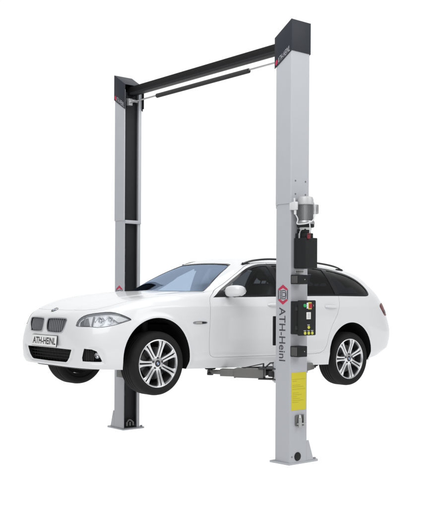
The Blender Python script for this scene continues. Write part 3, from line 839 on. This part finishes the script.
def build_post(s):
    """s = -1 near post, +1 far post"""
    m = MB(); column_section(m, X0, X1, YO, YI, .012, ZC, s); post = part(m, 'post', 'column_grey', lift, angle=20)
    m = MB(); column_section(m, X0-.007, X1+.007, YO+.007, YI-.004, ZC-.003, 4.50, s)
    part(m, 'upper_column', 'column_grey', post, angle=20)
    # joint: thin weld collar and the bar closing the opening
    m = MB(); m.box((X0+.01, s*YI-.016 if s > 0 else s*YI-.004, ZC-.045), (X1-.002, s*YI+.004 if s > 0 else s*YI+.016, ZC+.0), .003); part(m, 'joint_bar', 'column_grey', post)
    m = MB(); m.box((X0-.0085, min(s*YI, s*(YI+.03)), ZC-.012), (X0-.0005, max(s*YI, s*(YI+.03)), ZC+.10), .002); part(m, 'joint_tab', 'column_grey', post)
    m = MB()
    for (xx, zz) in ((X0+.06, ZC+.10),(X1-.05, ZC+.10),(X1-.05, ZC+.24),(X0+.06, ZC+.24)):
        m.cyl((xx, s*(YO+.006), zz), (xx, s*(YO+.0105), zz), .009, 6)
    part(m, 'joint_bolt', 'arm_grey', post)
    # base plate and gussets
    m = MB()
    if s < 0: P = [(X0-.012,-YO-.006),(X1+.165,-YO-.006),(X1+.185,-YO+.014),(X1+.185,-YI+.05),(X0-.03,-YI+.055),(X0-.03,-YI+.03)]
    else: P = [(X0-.012,YI-.012),(X1+.02,YI-.012),(X1+.075,YI-.005),(X1+.075,YO+.16),(X0+.01,YO+.16),(X0-.012,YO+.14)]
    m.prism(P, 'z', 0, .022, .004); part(m, 'base_plate', 'column_grey', post)
    m = MB()
    if s < 0:
        m.prism([(X1-.004,.022),(X1+.105,.022),(X1+.028,.24),(X1-.004,.24)], 'y', -YO+.001, -YO+.011, .002); m.prism([(X1-.004,.022),(X1+.105,.022),(X1+.028,.24),(X1-.004,.24)], 'y', -YI-.02, -YI-.01, .002)
        for xx, yy in ((X1+.15,-YO+.03),(X1+.15,-YI-.03)): m.cyl((xx, yy, .02), (xx, yy, .04), .016, 6); 
    else:
        m.prism([(YO-.004,.022),(YO+.085,.022),(YO+.022,.24),(YO-.004,.24)], 'x', X0+.001, X0+.011, .002); m.prism([(YO-.004,.022),(YO+.085,.022),(YO+.022,.24),(YO-.004,.24)], 'x', X1-.02, X1-.01, .002)
        for xx, yy in ((X0+.06,YO+.13),(X1-.02,YO+.13),(X1+.05,YI+.03)): m.cyl((xx, yy, .02), (xx, yy, .04), .016, 6)
    part(m, 'gusset', 'column_grey', post)
    # dark curtain inside the channel with the latch slots
    m = MB(); y = s*(YI+.055); m.box((X0+.030, min(y, y+s*.01), .05), (X1-.030, max(y, y+s*.01), 4.48), .002)
    part(m, 'cover_curtain', 'channel_black', post)
    m = MB(); y = s*(YI+.045)
    for k in range(13):
        z = .45+k*.155; m.box((X0+.036, min(y, y+s*.006), z), (X0+.056, max(y, y+s*.006), z+.09), .002)
    part(m, 'latch_strip', 'ink_black', post)
    # slanted cap: open box with sloping roof
    gx0, gx1, go, gi = X0-.014, X1+.014, YO+.014, YI-.022
    zt, zti, zb, zbi = 4.722, 4.565, 4.388, 4.232; t = .004
    m = MB()
    def plate(P, axis, a, b): m.prism(P, axis, a, b, .0012)
    F = [(s*go, zb),(s*go, zt),(s*gi, zti),(s*gi, zbi)]
    plate(F, 'x', gx0, gx0+t); plate(F, 'x', gx1-t, gx1)
    yo_ = s*go; plate([(gx0+t, zb),(gx1-t, zb),(gx1-t, zt-.003),(gx0+t, zt-.003)], 'y', min(yo_, yo_-s*t), max(yo_, yo_-s*t))
    R = [(s*(go-t), zt-.001),(s*(go-t), zt-.006),(s*gi, zti-.006),(s*gi, zti-.001)]; plate(R, 'x', gx0+t, gx1-t)
    cap = part(m, 'cap', 'anthracite', post, angle=25)
    m = MB(); m.box((X1-.004, min(s*(YI-.062), s*(YI-.018)), 4.262), (X1+.004, max(s*(YI-.062), s*(YI-.018)), 4.585), .002)
    part(m, 'cap_flange', 'beam_black', post)
    # writing on the slanted front of the cap, parallel to its lower edge
    sl = (zbi-zb)/(s*gi-s*go) # dz/dy
    U = V((0,-1,-sl)); W = V((0,0,1)); xx = gx0-.0012-1.28
    if s < 0: y0, ln = -gi-.008, .232
    else: y0, ln = go-.012, .236
    zz = lambda y: zb+(y-s*go)*sl
    m = MB(); h = .052; c = (y0-.020, zz(y0-.020)+.047)
    hexp = [(c[0]+.017*math.sin(k*PI/3)*1.0, c[1]+.030*math.cos(k*PI/3)-.017*math.sin(k*PI/3)*sl*-1.0) for k in range(6)]
    m.prism(hexp, 'x', gx0-.0016, gx0-.0002); part(m, 'cap_emblem', 'logo_red', post)
    text_obj('ATH-HEINL', .058, (xx+.0006, y0-.044, zz(y0-.044)+.014), (0,-.55,-.55*sl), (0,0,1.55), 'ink_silver', 'cap_lettering', post, bold=.0003, space=1.14)
    # big emblem and lettering down the front face
    yc = s*1.555; xf = X0
    def ring(P, Q, mname, name):
        n = len(P); mb = MB()
        a = [(xf-.0015, y, z) for y, z in P]; b = [(xf-.0015, y, z) for y, z in Q]; c_ = [(xf+.0005, y, z) for y, z in P]; d_ = [(xf+.0005, y, z) for y, z in Q]
        f = []
        for i in range(n-1): f += [[i, i+1, n+i+1, n+i], [i, i+1, 2*n+i+1, 2*n+i], [n+i, n+i+1, 3*n+i+1, 3*n+i]]
        f += [[0, n, 3*n, 2*n], [n-1, 2*n-1, 4*n-1, 3*n-1]]
        mb.add(a+b+c_+d_, f); part(mb, name, mname, post, smooth=False)
    zc = 1.806; w_, hs, ht = .076, .058, .107; k = .68
    ring([(yc-w_, zc+hs),(yc, zc+ht),(yc+w_, zc+hs)], [(yc-w_*k, zc+hs-.012),(yc, zc+ht-.036),(yc+w_*k, zc+hs-.012)], 'logo_red', 'emblem')
    ring([(yc-w_, zc-hs),(yc, zc-ht),(yc+w_, zc-hs)], [(yc-w_*k, zc-hs+.012),(yc, zc-ht+.036),(yc+w_*k, zc-hs+.012)], 'logo_red', 'emblem')
    for q in (-1, 1): ring([(yc+q*w_, zc+hs-.003),(yc+q*w_, zc-hs+.003)], [(yc+q*w_*.82, zc+hs-.013),(yc+q*w_*.82, zc-hs+.013)], 'ink_grey', 'emblem_side')
    mb = MB()
    for j in range(6): mb.box((xf-.0015, yc+.004 if s < 0 else yc+.004, zc-.048+j*.0168), (xf+.0005, yc+.050, zc-.040+j*.0168))
    for r0 in (.044, .022):
        pts = [(xf-.0006, yc+.004, zc-r0), (xf-.0006, yc-.028, zc-r0)]+[(xf-.0006, yc-.028-.020*math.sin(a*PI/8)*(r0/.044), zc-r0*math.cos(a*PI/8)) for a in range(1, 8)]+[(xf-.0006, yc-.028, zc+r0),(xf-.0006, yc+.004, zc+r0)]
        mb.tube(pts, .0045, 6, flat=.25, up=(0,0,1))
    part(mb, 'emblem_monogram', 'ink_grey', post, smooth=False)
    # rotated a quarter turn: reading downwards, letter tops to the outer edge of the near post
    text_obj('ATH-Heinl', .133, (xf-.0003-1.28, s*1.555+.052, 1.668), (0,0,-.955), (0,-1,0), 'ink_grey', 'column_lettering', post, bold=.0012, space=1.02)
    # carriage in the channel
    m = MB(); yy = s*(YI+.02)
    m.box((X0+.06, min(s*1.40, s*1.62), .86), (X1-.06, max(s*1.40, s*1.62), 1.63), .006)
    m.box((X0+.012, min(s*1.405, s*1.436), .855), (X1-.02, max(s*1.405, s*1.436), 1.10), .004)
    part(m, 'carriage', 'column_grey', post)
    m = MB(); m.box((X0+.02, min(s*1.375, s*1.405), 1.255), (X0+.20, max(s*1.375, s*1.405), 1.572), .006)
    part(m, 'door_guard', 'rubber', post)
    return post
near = build_post(-1); far = build_post(1)
far['label'] = 'far post with its dark open channel facing the car'
near['label'] = 'near post carrying the pump and the control box'
# stuff on the outer face of the near post
def sub(mb, name, m, parent=near, **k): return part(mb, name, m, parent, **k)
m = MB(); m.box((X0+.020, -YO-.0022, .578), (X1-.022, -YO+.0005, .980)); st = sub(m, 'yellow_sticker', 'sticker_yellow', smooth=False)
m = MB()
m.box((X0+.030, -YO-.0034, .80), (X1-.032, -YO-.0018, .803)); m.box((X0+.030, -YO-.0034, .905), (X1-.032, -YO-.0018, .908))
for k in range(9):
    z = .885-.0*k if k == 0 else (.86-.018*k if k < 3 else .80-.020*(k-1)); m.box((X0+.036, -YO-.0030, z), (X0+.10+.025*((k*7) % 5), -YO-.0018, z+.0045))
sub(m, 'sticker_print', 'sticker_line', smooth=False)
m = MB(); m.box((X0+.075, -YO-.018, .41), (X0+.215, -YO+.002, .525), .012); sub(m, 'hose_bracket', 'arm_grey')
m = MB(); m.cyl((X0+.115,-YO-.038,.398), (X0+.115,-YO-.038,.495), .020, 20); m.cyl((X0+.115,-YO-.038,.49), (X0+.125,-YO-.026,.525), .020, 18, .013); m.cyl((X0+.082,-YO-.034,.435), (X0+.205,-YO-.034,.435), .009, 12); m.cyl((X0+.185,-YO-.03,.41), (X0+.185,-YO-.03,.525), .011, 14)
sub(m, 'hose_fitting', 'galvanised')
m = MB(); m.lathe([(0,-.010),(.036,-.010),(.044,-.007),(.047,0),(.047,.004)], 36, Matrix.Translation((X0+.118,-YO-.001,.083))); sub(m, 'cable_plug', 'black_plastic', angle=40)
m = MB(); m.lathe([(0,-.003),(.008,-.002),(.008,.002)], 14, Matrix.Translation((X0+.035,-YO,.085))); sub(m, 'screw', 'arm_grey')
for z0, z1 in ((1.917, 2.016), (1.150, 1.264)):
    m = MB(); m.box((X0+.004, -YO-.112, z0), (X0+.145, -YO+.002, z1), .006); lk = sub(m, 'latch_cover', 'black_plastic')
    m = MB()
    for i in range(6): m.box((X0+.0015, -YO-.098+i*.015, z0+.012), (X0+.006, -YO-.091+i*.015, z1-.012), .001)
    sub(m, 'latch_rib', 'arm_grey')
    m = MB(); m.cyl((X0+.10, -YO-.1115, (z0+z1)/2), (X0+.10, -YO-.116, (z0+z1)/2), .006, 10); sub(m, 'latch_screw', 'galvanised')
m = MB(); m.box((X0+.07, -YO-.003, 2.035), (X0+.20, -YO+.0005, 2.068)); sub(m, 'type_plate', 'sticker_white', smooth=False)
m = MB()
for i in range(6): m.box((X0+.078+.02*i, -YO-.0042, 2.042), (X0+.078+.02*i+.012, -YO-.0028, 2.060))
sub(m, 'type_plate_print', 'ink_grey', smooth=False)
# control box
cb = empty('control_box', (-.133-.0+.0, -YO, 1.39), lift)
BX0, BX1, BY = X0+.003, X0+.252, -YO-.133
def cpart(mb, name, m, **k):
    o = mb.build(name, m, cb, **k); o.data.transform(Matrix.Translation(-V((1.147,-YO,1.39)))); return o
m = MB(); m.box((BX0, BY+.012, 1.388), (BX1-.01, -YO-.001, 1.738), .008); cpart(m, 'housing', 'black_plastic')
m = MB(); m.box((BX0-.006, BY-.004, 1.376), (BX1, BY+.030, 1.748), .012, seg=3); cpart(m, 'lid', 'black_plastic')
m = MB()
for z in (1.46, 1.66): m.box((BX0-.011, BY+.02, z-.02), (BX0+.001, BY+.05, z+.02), .004)
m.tube([(BX0-.008, BY+.036, 1.42), (BX0-.008, BY+.036, 1.70)], .003, 6); cpart(m, 'hinge', 'black_trim')
fy = BY-.004
def disc(x, z, r, h, mt, name, seg=24):
    m = MB(); m.lathe([(0,-h),(r*.86,-h),(r,-h*.7),(r,.002)], seg, Matrix.Translation((x, fy, z))); cpart(m, name, mt, angle=40)
m = MB(); m.box((BX0+.125, fy-.004, 1.652), (BX0+.175, fy+.001, 1.728), .003); cpart(m, 'switch_plate', 'button_yellow')
m = MB(); m.box((BX0+.132, fy-.020, 1.664), (BX0+.168, fy-.002, 1.716), .008); cpart(m, 'main_switch', 'red')
m = MB(); m.box((BX0+.102, fy-.0035, 1.66), (BX0+.128, fy+.001, 1.722), .002); cpart(m, 'switch_label', 'sticker_white')
disc(BX0+.072, 1.692, .019, .012, 'green', 'green_button')
m = MB(); m.box((BX0+.100, fy-.003, 1.548), (BX0+.165, fy+.001, 1.622), .002); cpart(m, 'instruction_plate', 'sticker_white')
m = MB()
for z in (1.605,1.592,1.579,1.566): m.box((BX0+.118, fy-.0042, z-.003), (BX0+.147, fy-.0028, z+.003))
cpart(m, 'instruction_print', 'ink_silver', smooth=False)
text_obj('1', .03, (BX0+.20-1.147, fy+.0002+YO, 1.682-1.39), (1,0,0), (0,0,1), 'sticker_white', 'switch_mark', cb)
for x, z in ((.132,1.458),(.078,1.398),(.132,1.398),(.186,1.398)):
    disc(BX0+x, z+.004, .0165, .009, 'button_yellow', 'push_button')
    m = MB(); m.box((BX0+x-.018, fy-.0012, z+.025), (BX0+x+.018, fy+.0005, z+.034)); cpart(m, 'button_mark', 'ink_silver', smooth=False)
cb.location = (1.147-1.28, -YO, 1.39)
# power unit
pu = empty('power_unit', (X0+.14-1.28, -YO-.09, 2.08), lift)
def ppart(mb, name, m, **k):
    o = mb.build(name, m, pu, **k); o.data.transform(Matrix.Translation(-V((X0+.14,-YO-.09,2.08)))); return o
TX0, TX1, TY0, TY1 = X0+.035, X0+.212, -YO-.190, -YO-.012
m = MB(); m.box((TX0, TY0, 2.082), (TX1, TY1, 2.405), .008, seg=3); ppart(m, 'tank', 'black_plastic')
m = MB(); m.box((TX0+.02, TY0+.03, 2.40), (TX1-.035, TY1, 2.455), .006); m.box((TX0+.035, TY0+.045, 2.45), (TX1-.055, TY1-.01, 2.50), .006); ppart(m, 'valve_block', 'black_plastic')
m = MB(); m.box((TX0+.02, TY1-.005, 2.10), (TX1-.02, -YO, 2.38)); ppart(m, 'mount', 'arm_dark')
MC = (TX0+.088, -YO-.098)
m = MB(); m.lathe([(.03,2.488),(.062,2.49),(.064,2.515),(.05,2.52)], 36, Matrix.Translation((*MC, 0)), 'z'); ppart(m, 'coupling_ring', 'white_plastic')
m = MB(); m.lathe([(.05,2.515),(.085,2.517),(.092,2.523),(.092,2.548),(.085,2.555),(.05,2.556)], 40, Matrix.Translation((*MC, 0)), 'z'); ppart(m, 'motor_flange', 'black_plastic')
prof = [(.02,2.55),(.080,2.55),(.082,2.575),(.068,2.585),(.068,2.765),(.077,2.77),(.077,2.80),(.070,2.82),(.05,2.828),(0,2.83)]
m = MB(); m.lathe(prof, 48, Matrix.Translation((*MC, 0)), 'z')
for k in range(30):
    a = 2*PI*k/30; M = Matrix.Translation((*MC, 0)) @ Matrix.Rotation(a, 4, 'Z'); m.box((.064,-.0014,2.588), (.083,.0014,2.764), 0, M)
ppart(m, 'motor', 'motor_silver')
m = MB(); m.lathe([(.079,2.755),(.083,2.76),(.083,2.81),(.074,2.835),(.05,2.843),(0,2.845)], 40, Matrix.Translation((*MC, 0)), 'z'); ppart(m, 'fan_cover', 'fan_grey')
m = MB(); m.lathe([(.085,2.548),(.095,2.55),(.098,2.565),(.09,2.585),(.075,2.588)], 40, Matrix.Translation((*MC, 0)), 'z'); ppart(m, 'motor_foot', 'motor_silver')
m = MB(); m.box((MC[0]+.060, MC[1]-.055, 2.665), (MC[0]+.145, MC[1]+.045, 2.765), .008); ppart(m, 'terminal_box', 'motor_silver')
m = MB(); m.box((X0-.026, -YO-.098, 2.696), (X0+.012, -YO-.030, 2.782), .006); m.box((X0-.02, -YO-.05, 2.70), (X0+.03, -YO-.0, 2.775), .003); ppart(m, 'junction_box', 'white_plastic')
m = MB(); m.cyl((X0-.006,-YO-.06,2.778), (X0-.006,-YO-.06,2.822), .010, 14); m.cyl((X0-.004,-YO-.07,2.70), (X0-.004,-YO-.07,2.65), .014, 14); ppart(m, 'cable_gland', 'white_plastic')
m = MB(); m.tube(smooth_path([(X0-.004,-YO-.07,2.655),(X0+.015,-YO-.09,2.60),(X0-.005,-YO-.10,2.55),(X0+.015,-YO-.16,2.545),(X0+.07,-YO-.20,2.56),(X0+.135,-YO-.205,2.60),(X0+.175,-YO-.185,2.68),(X0+.185,-YO-.165,2.76),(X0+.165,-YO-.14,2.82)], 8), .0062, 10); ppart(m, 'cable', 'white_plastic')
m = MB(); m.tube(smooth_path([(X0+.075,-YO-.205,2.555),(X0+.075,-YO-.21,2.50),(X0+.08,-YO-.200,2.44)], 6), .006, 8); ppart(m, 'return_hose', 'white_plastic')
m = MB(); m.cyl((X0+.066,-YO-.200,2.395), (X0+.062,-YO-.205,2.435), .018, 18); m.cyl((X0+.062,-YO-.205,2.44), (X0+.061,-YO-.206,2.448), .017, 18); ppart(m, 'filler_cap', 'filler_red')
m = MB(); m.tube([(X0+.03,-YO-.10,2.43), (X0+.02,-YO-.12,2.47), (X0+.04,-YO-.13,2.50)], .006, 8); m.cyl((X0+.03,-YO-.1,2.40), (X0+.03,-YO-.1,2.45), .010, 12); ppart(m, 'fitting', 'steel')
# cross beam: inverted channel between the caps
m = MB()
bx0, bx1, bz0, bz1 = 1.225, 1.33, 4.438, 4.540
P = [(bx0, bz0),(bx0, bz1),(bx1, bz1),(bx1, bz0)]
m.prism(P, 'y', -1.60, 1.60, .003); bm_ = part(m, 'cross_beam', 'beam_black', lift)
m = MB(); m.box((bx0-.0035, -1.44, bz0-.004), (bx0+.02, 1.44, bz0+.026), .002); part(m, 'beam_lip', 'channel_black', bm_)
# padded shut-off bar under the beam
zb_ = 4.318
m = MB(); m.cyl((1.20,-.935,zb_-.003), (1.20,.80,zb_-.002), .027, 24); sb = part(m, 'shut_off_bar', 'foam_grey', lift, angle=50)
m = MB(); m.cyl((1.20,-1.47,zb_+.006), (1.20,1.47,zb_+.002), .0095, 16); part(m, 'bar_rod', 'steel', sb)
m = MB(); m.box((1.18,1.40,zb_-.03), (1.24,1.46,zb_+.06), .004); m.box((1.18,1.45,zb_+.03),(1.36,1.475,zb_+.065), .003); part(m, 'switch_bracket', 'galvanised', sb)
# lift arms
def arm(pivot, pad, zb=.895, flip=1, label=None):
    A, B = V((*pivot, 0)), V((*pad, 0)); d = (B-A); L = d.length; d.normalize()
    M = Matrix.Translation((A.x, A.y, zb)) @ Matrix.Rotation(math.atan2(d.y, d.x), 4, 'Z')
    b = L*.60; padz = (1.082-.026*pad[0]-.062)-zb
    m = MB(); m.box((.115,-.062,0), (b,.062,.103), .006, M); a = part(m, 'lift_arm', 'arm_grey', lift)
    m = MB(); m.box((b-.06,-.048,.010), (L-.125,.048,.090), .005, M); m.box((b-.012,-.06,-.004), (b+.006,.06,.10), .003, M); part(m, 'arm_extension', 'arm_grey', a)
    m = MB(); m.prism([(L-.128,-.045),(L-.128,.045),(L-.03,.028),(L+.03,.02),(L+.03,-.02),(L-.03,-.028)], 'z', .030, .072, .003, M); part(m, 'arm_tip', 'arm_grey', a)
    m = MB(); m.lathe([(.0,-.012),(.034,-.012),(.036,.0),(.036,.012),(.026,.018),(.026,.075),(0,.08)], 28, M @ Matrix.Translation((L,0,.028)), 'z'); part(m, 'pad_screw', 'arm_dark', a)
    m = MB(); m.lathe([(0,padz-.026),(.050,padz-.026),(.060,padz-.020),(.062,padz-.004),(.058,padz),(0,padz)], 32, M @ Matrix.Translation((L,0,0)), 'z'); part(m, 'pad', 'rubber', a)
    # yoke plates, pin and arm lock gear
    m = MB(); m.box((-.06,-.075,-.012), (.17,.075,.0), .003, M); m.box((-.06,-.075,.103), (.17,.075,.116), .003, M); part(m, 'yoke', 'arm_dark', a)
    m = MB(); m.lathe([(0,-.03),(.026,-.03),(.026,.15),(.03,.152),(.03,.165),(0,.165)], 24, M, 'z'); part(m, 'pivot_pin', 'steel', a)
    m = MB(); m.prism([((.072 if k % 2 else .060)*math.cos(PI*k/18), (.072 if k % 2 else .060)*math.sin(PI*k/18)) for k in range(36)], 'z', .02, .075, 0, M); part(m, 'lock_gear', 'arm_dark', a)
    m = MB(); m.tube([M @ V((.10,flip*.045,.115)), M @ V((.04,flip*.05,.17)), M @ V((.0,flip*.05,.175))], .008, 8); m.tube([M @ V((.125,0,.158)), M @ V((.20,0,.140)), M @ V((.36,0,.103))], .0055, 6); m.box((.118,-.004,.10), (.135,.004,.163), 0, M); part(m, 'lock_lever', 'arm_dark', a)
    return a
arm((1.205,-1.375), (.80,-.765), flip=1); arm((1.36,-1.375), (2.44,-.76), flip=-1)
arm((1.205,1.375), (.80,.765), flip=-1); arm((1.36,1.375), (2.44,.76), flip=1)
m = MB(); m.box((1.07,1.375,.705), (1.145,1.50,.86), .006); part(m, 'toe_guard', 'arm_grey', far)
m = MB(); 
for i in range(3): m.cyl((1.22+i*.05,1.47,.05), (1.22+i*.05,1.47,.10), .014, 14)
m.tube(smooth_path([(1.22,1.47,.09),(1.25,1.46,.13),(1.30,1.465,.11),(1.32,1.47,.08)], 6), .010, 8); part(m, 'pulley_block', 'arm_grey', far)
WORLD_BACK, KEY, SIDE, TOP, ROLL, FLOOR_GLOW = .28, 540, 350, 240, .005, .95

# ------------------------------------------------------------------ studio: white floor with an added glow, white surroundings, lamps
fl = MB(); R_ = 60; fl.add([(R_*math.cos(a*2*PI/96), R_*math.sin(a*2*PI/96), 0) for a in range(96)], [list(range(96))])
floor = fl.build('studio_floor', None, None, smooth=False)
m = mat('floor_glow_white', (.16, .16, .16), .6, noise=.01, nscale=.6, emit=((1,1,1), FLOOR_GLOW), spec=.2)  # floor is no lamp: glow added to wash out shadows under car and posts
floor.data.materials.append(m); tag(floor, 'white studio floor under the lift, given a glow that hides shadows', 'floor', kind='structure')
for p in floor.data.polygons:
    if p.normal.z < 0: floor.data.flip_normals(); break
w = bpy.data.worlds.new('World'); SC.world = w; w.use_nodes = True
nt = w.node_tree; bg = nt.nodes['Background']
tc = nt.nodes.new('ShaderNodeTexCoord'); sx = nt.nodes.new('ShaderNodeVectorMath'); sx.operation = 'DOT_PRODUCT'
YAW = .697
sx.inputs[1].default_value = (math.sin(YAW), math.cos(YAW), .05)
nt.links.new(tc.outputs['Generated'], sx.inputs[0])
mr = nt.nodes.new('ShaderNodeMapRange'); mr.interpolation_type = 'SMOOTHSTEP'
mr.inputs[1].default_value = .38; mr.inputs[2].default_value = .80; mr.inputs[3].default_value = WORLD_BACK; mr.inputs[4].default_value = 1.03
nt.links.new(sx.outputs['Value'], mr.inputs[0]); nt.links.new(mr.outputs[0], bg.inputs['Strength'])
bg.inputs['Color'].default_value = (.99, 1, 1, 1)
def area(name, loc, target, size, sizey, power, col=(1, 1, 1)):
    l = bpy.data.lights.new(name, 'AREA'); l.shape = 'RECTANGLE'; l.size = size; l.size_y = sizey; l.energy = power; l.color = col
    o = bpy.data.objects.new(name, l); COL.objects.link(o); o.location = loc
    o.rotation_euler = (V(target)-V(loc)).to_track_quat('-Z', 'Y').to_euler(); return o
area('key_softbox', (-5.0, -4.5, 8.5), (1.2, 0, 2.0), 7, 7, KEY)
area('side_softbox', (4.5, -8.5, 7.5), (1.6, -.5, 2.2), 7, 5, SIDE)
area('top_softbox', (1.3, -.5, 8.0), (1.3, 0, 0), 6, 5, TOP)
cam = bpy.data.cameras.new('camera'); co = bpy.data.objects.new('camera', cam); COL.objects.link(co)
co.location = (-5.639, -8.532, 1.828)
co.rotation_euler = (Matrix.Rotation(-YAW, 4, 'Z') @ Matrix.Rotation(math.radians(90), 4, 'X') @ Matrix.Rotation(ROLL, 4, 'Z')).to_euler()
cam.sensor_fit = 'HORIZONTAL'; cam.sensor_width = 36; cam.lens = 36*910.228/430; cam.shift_y = (292.198-254)/430; cam.clip_end = 500
SC.camera = co
SC.view_settings.view_transform = 'Standard'; SC.view_settings.look = 'None'; SC.view_settings.exposure = 0; SC.view_settings.gamma = 1
SC.render.engine = 'CYCLES'
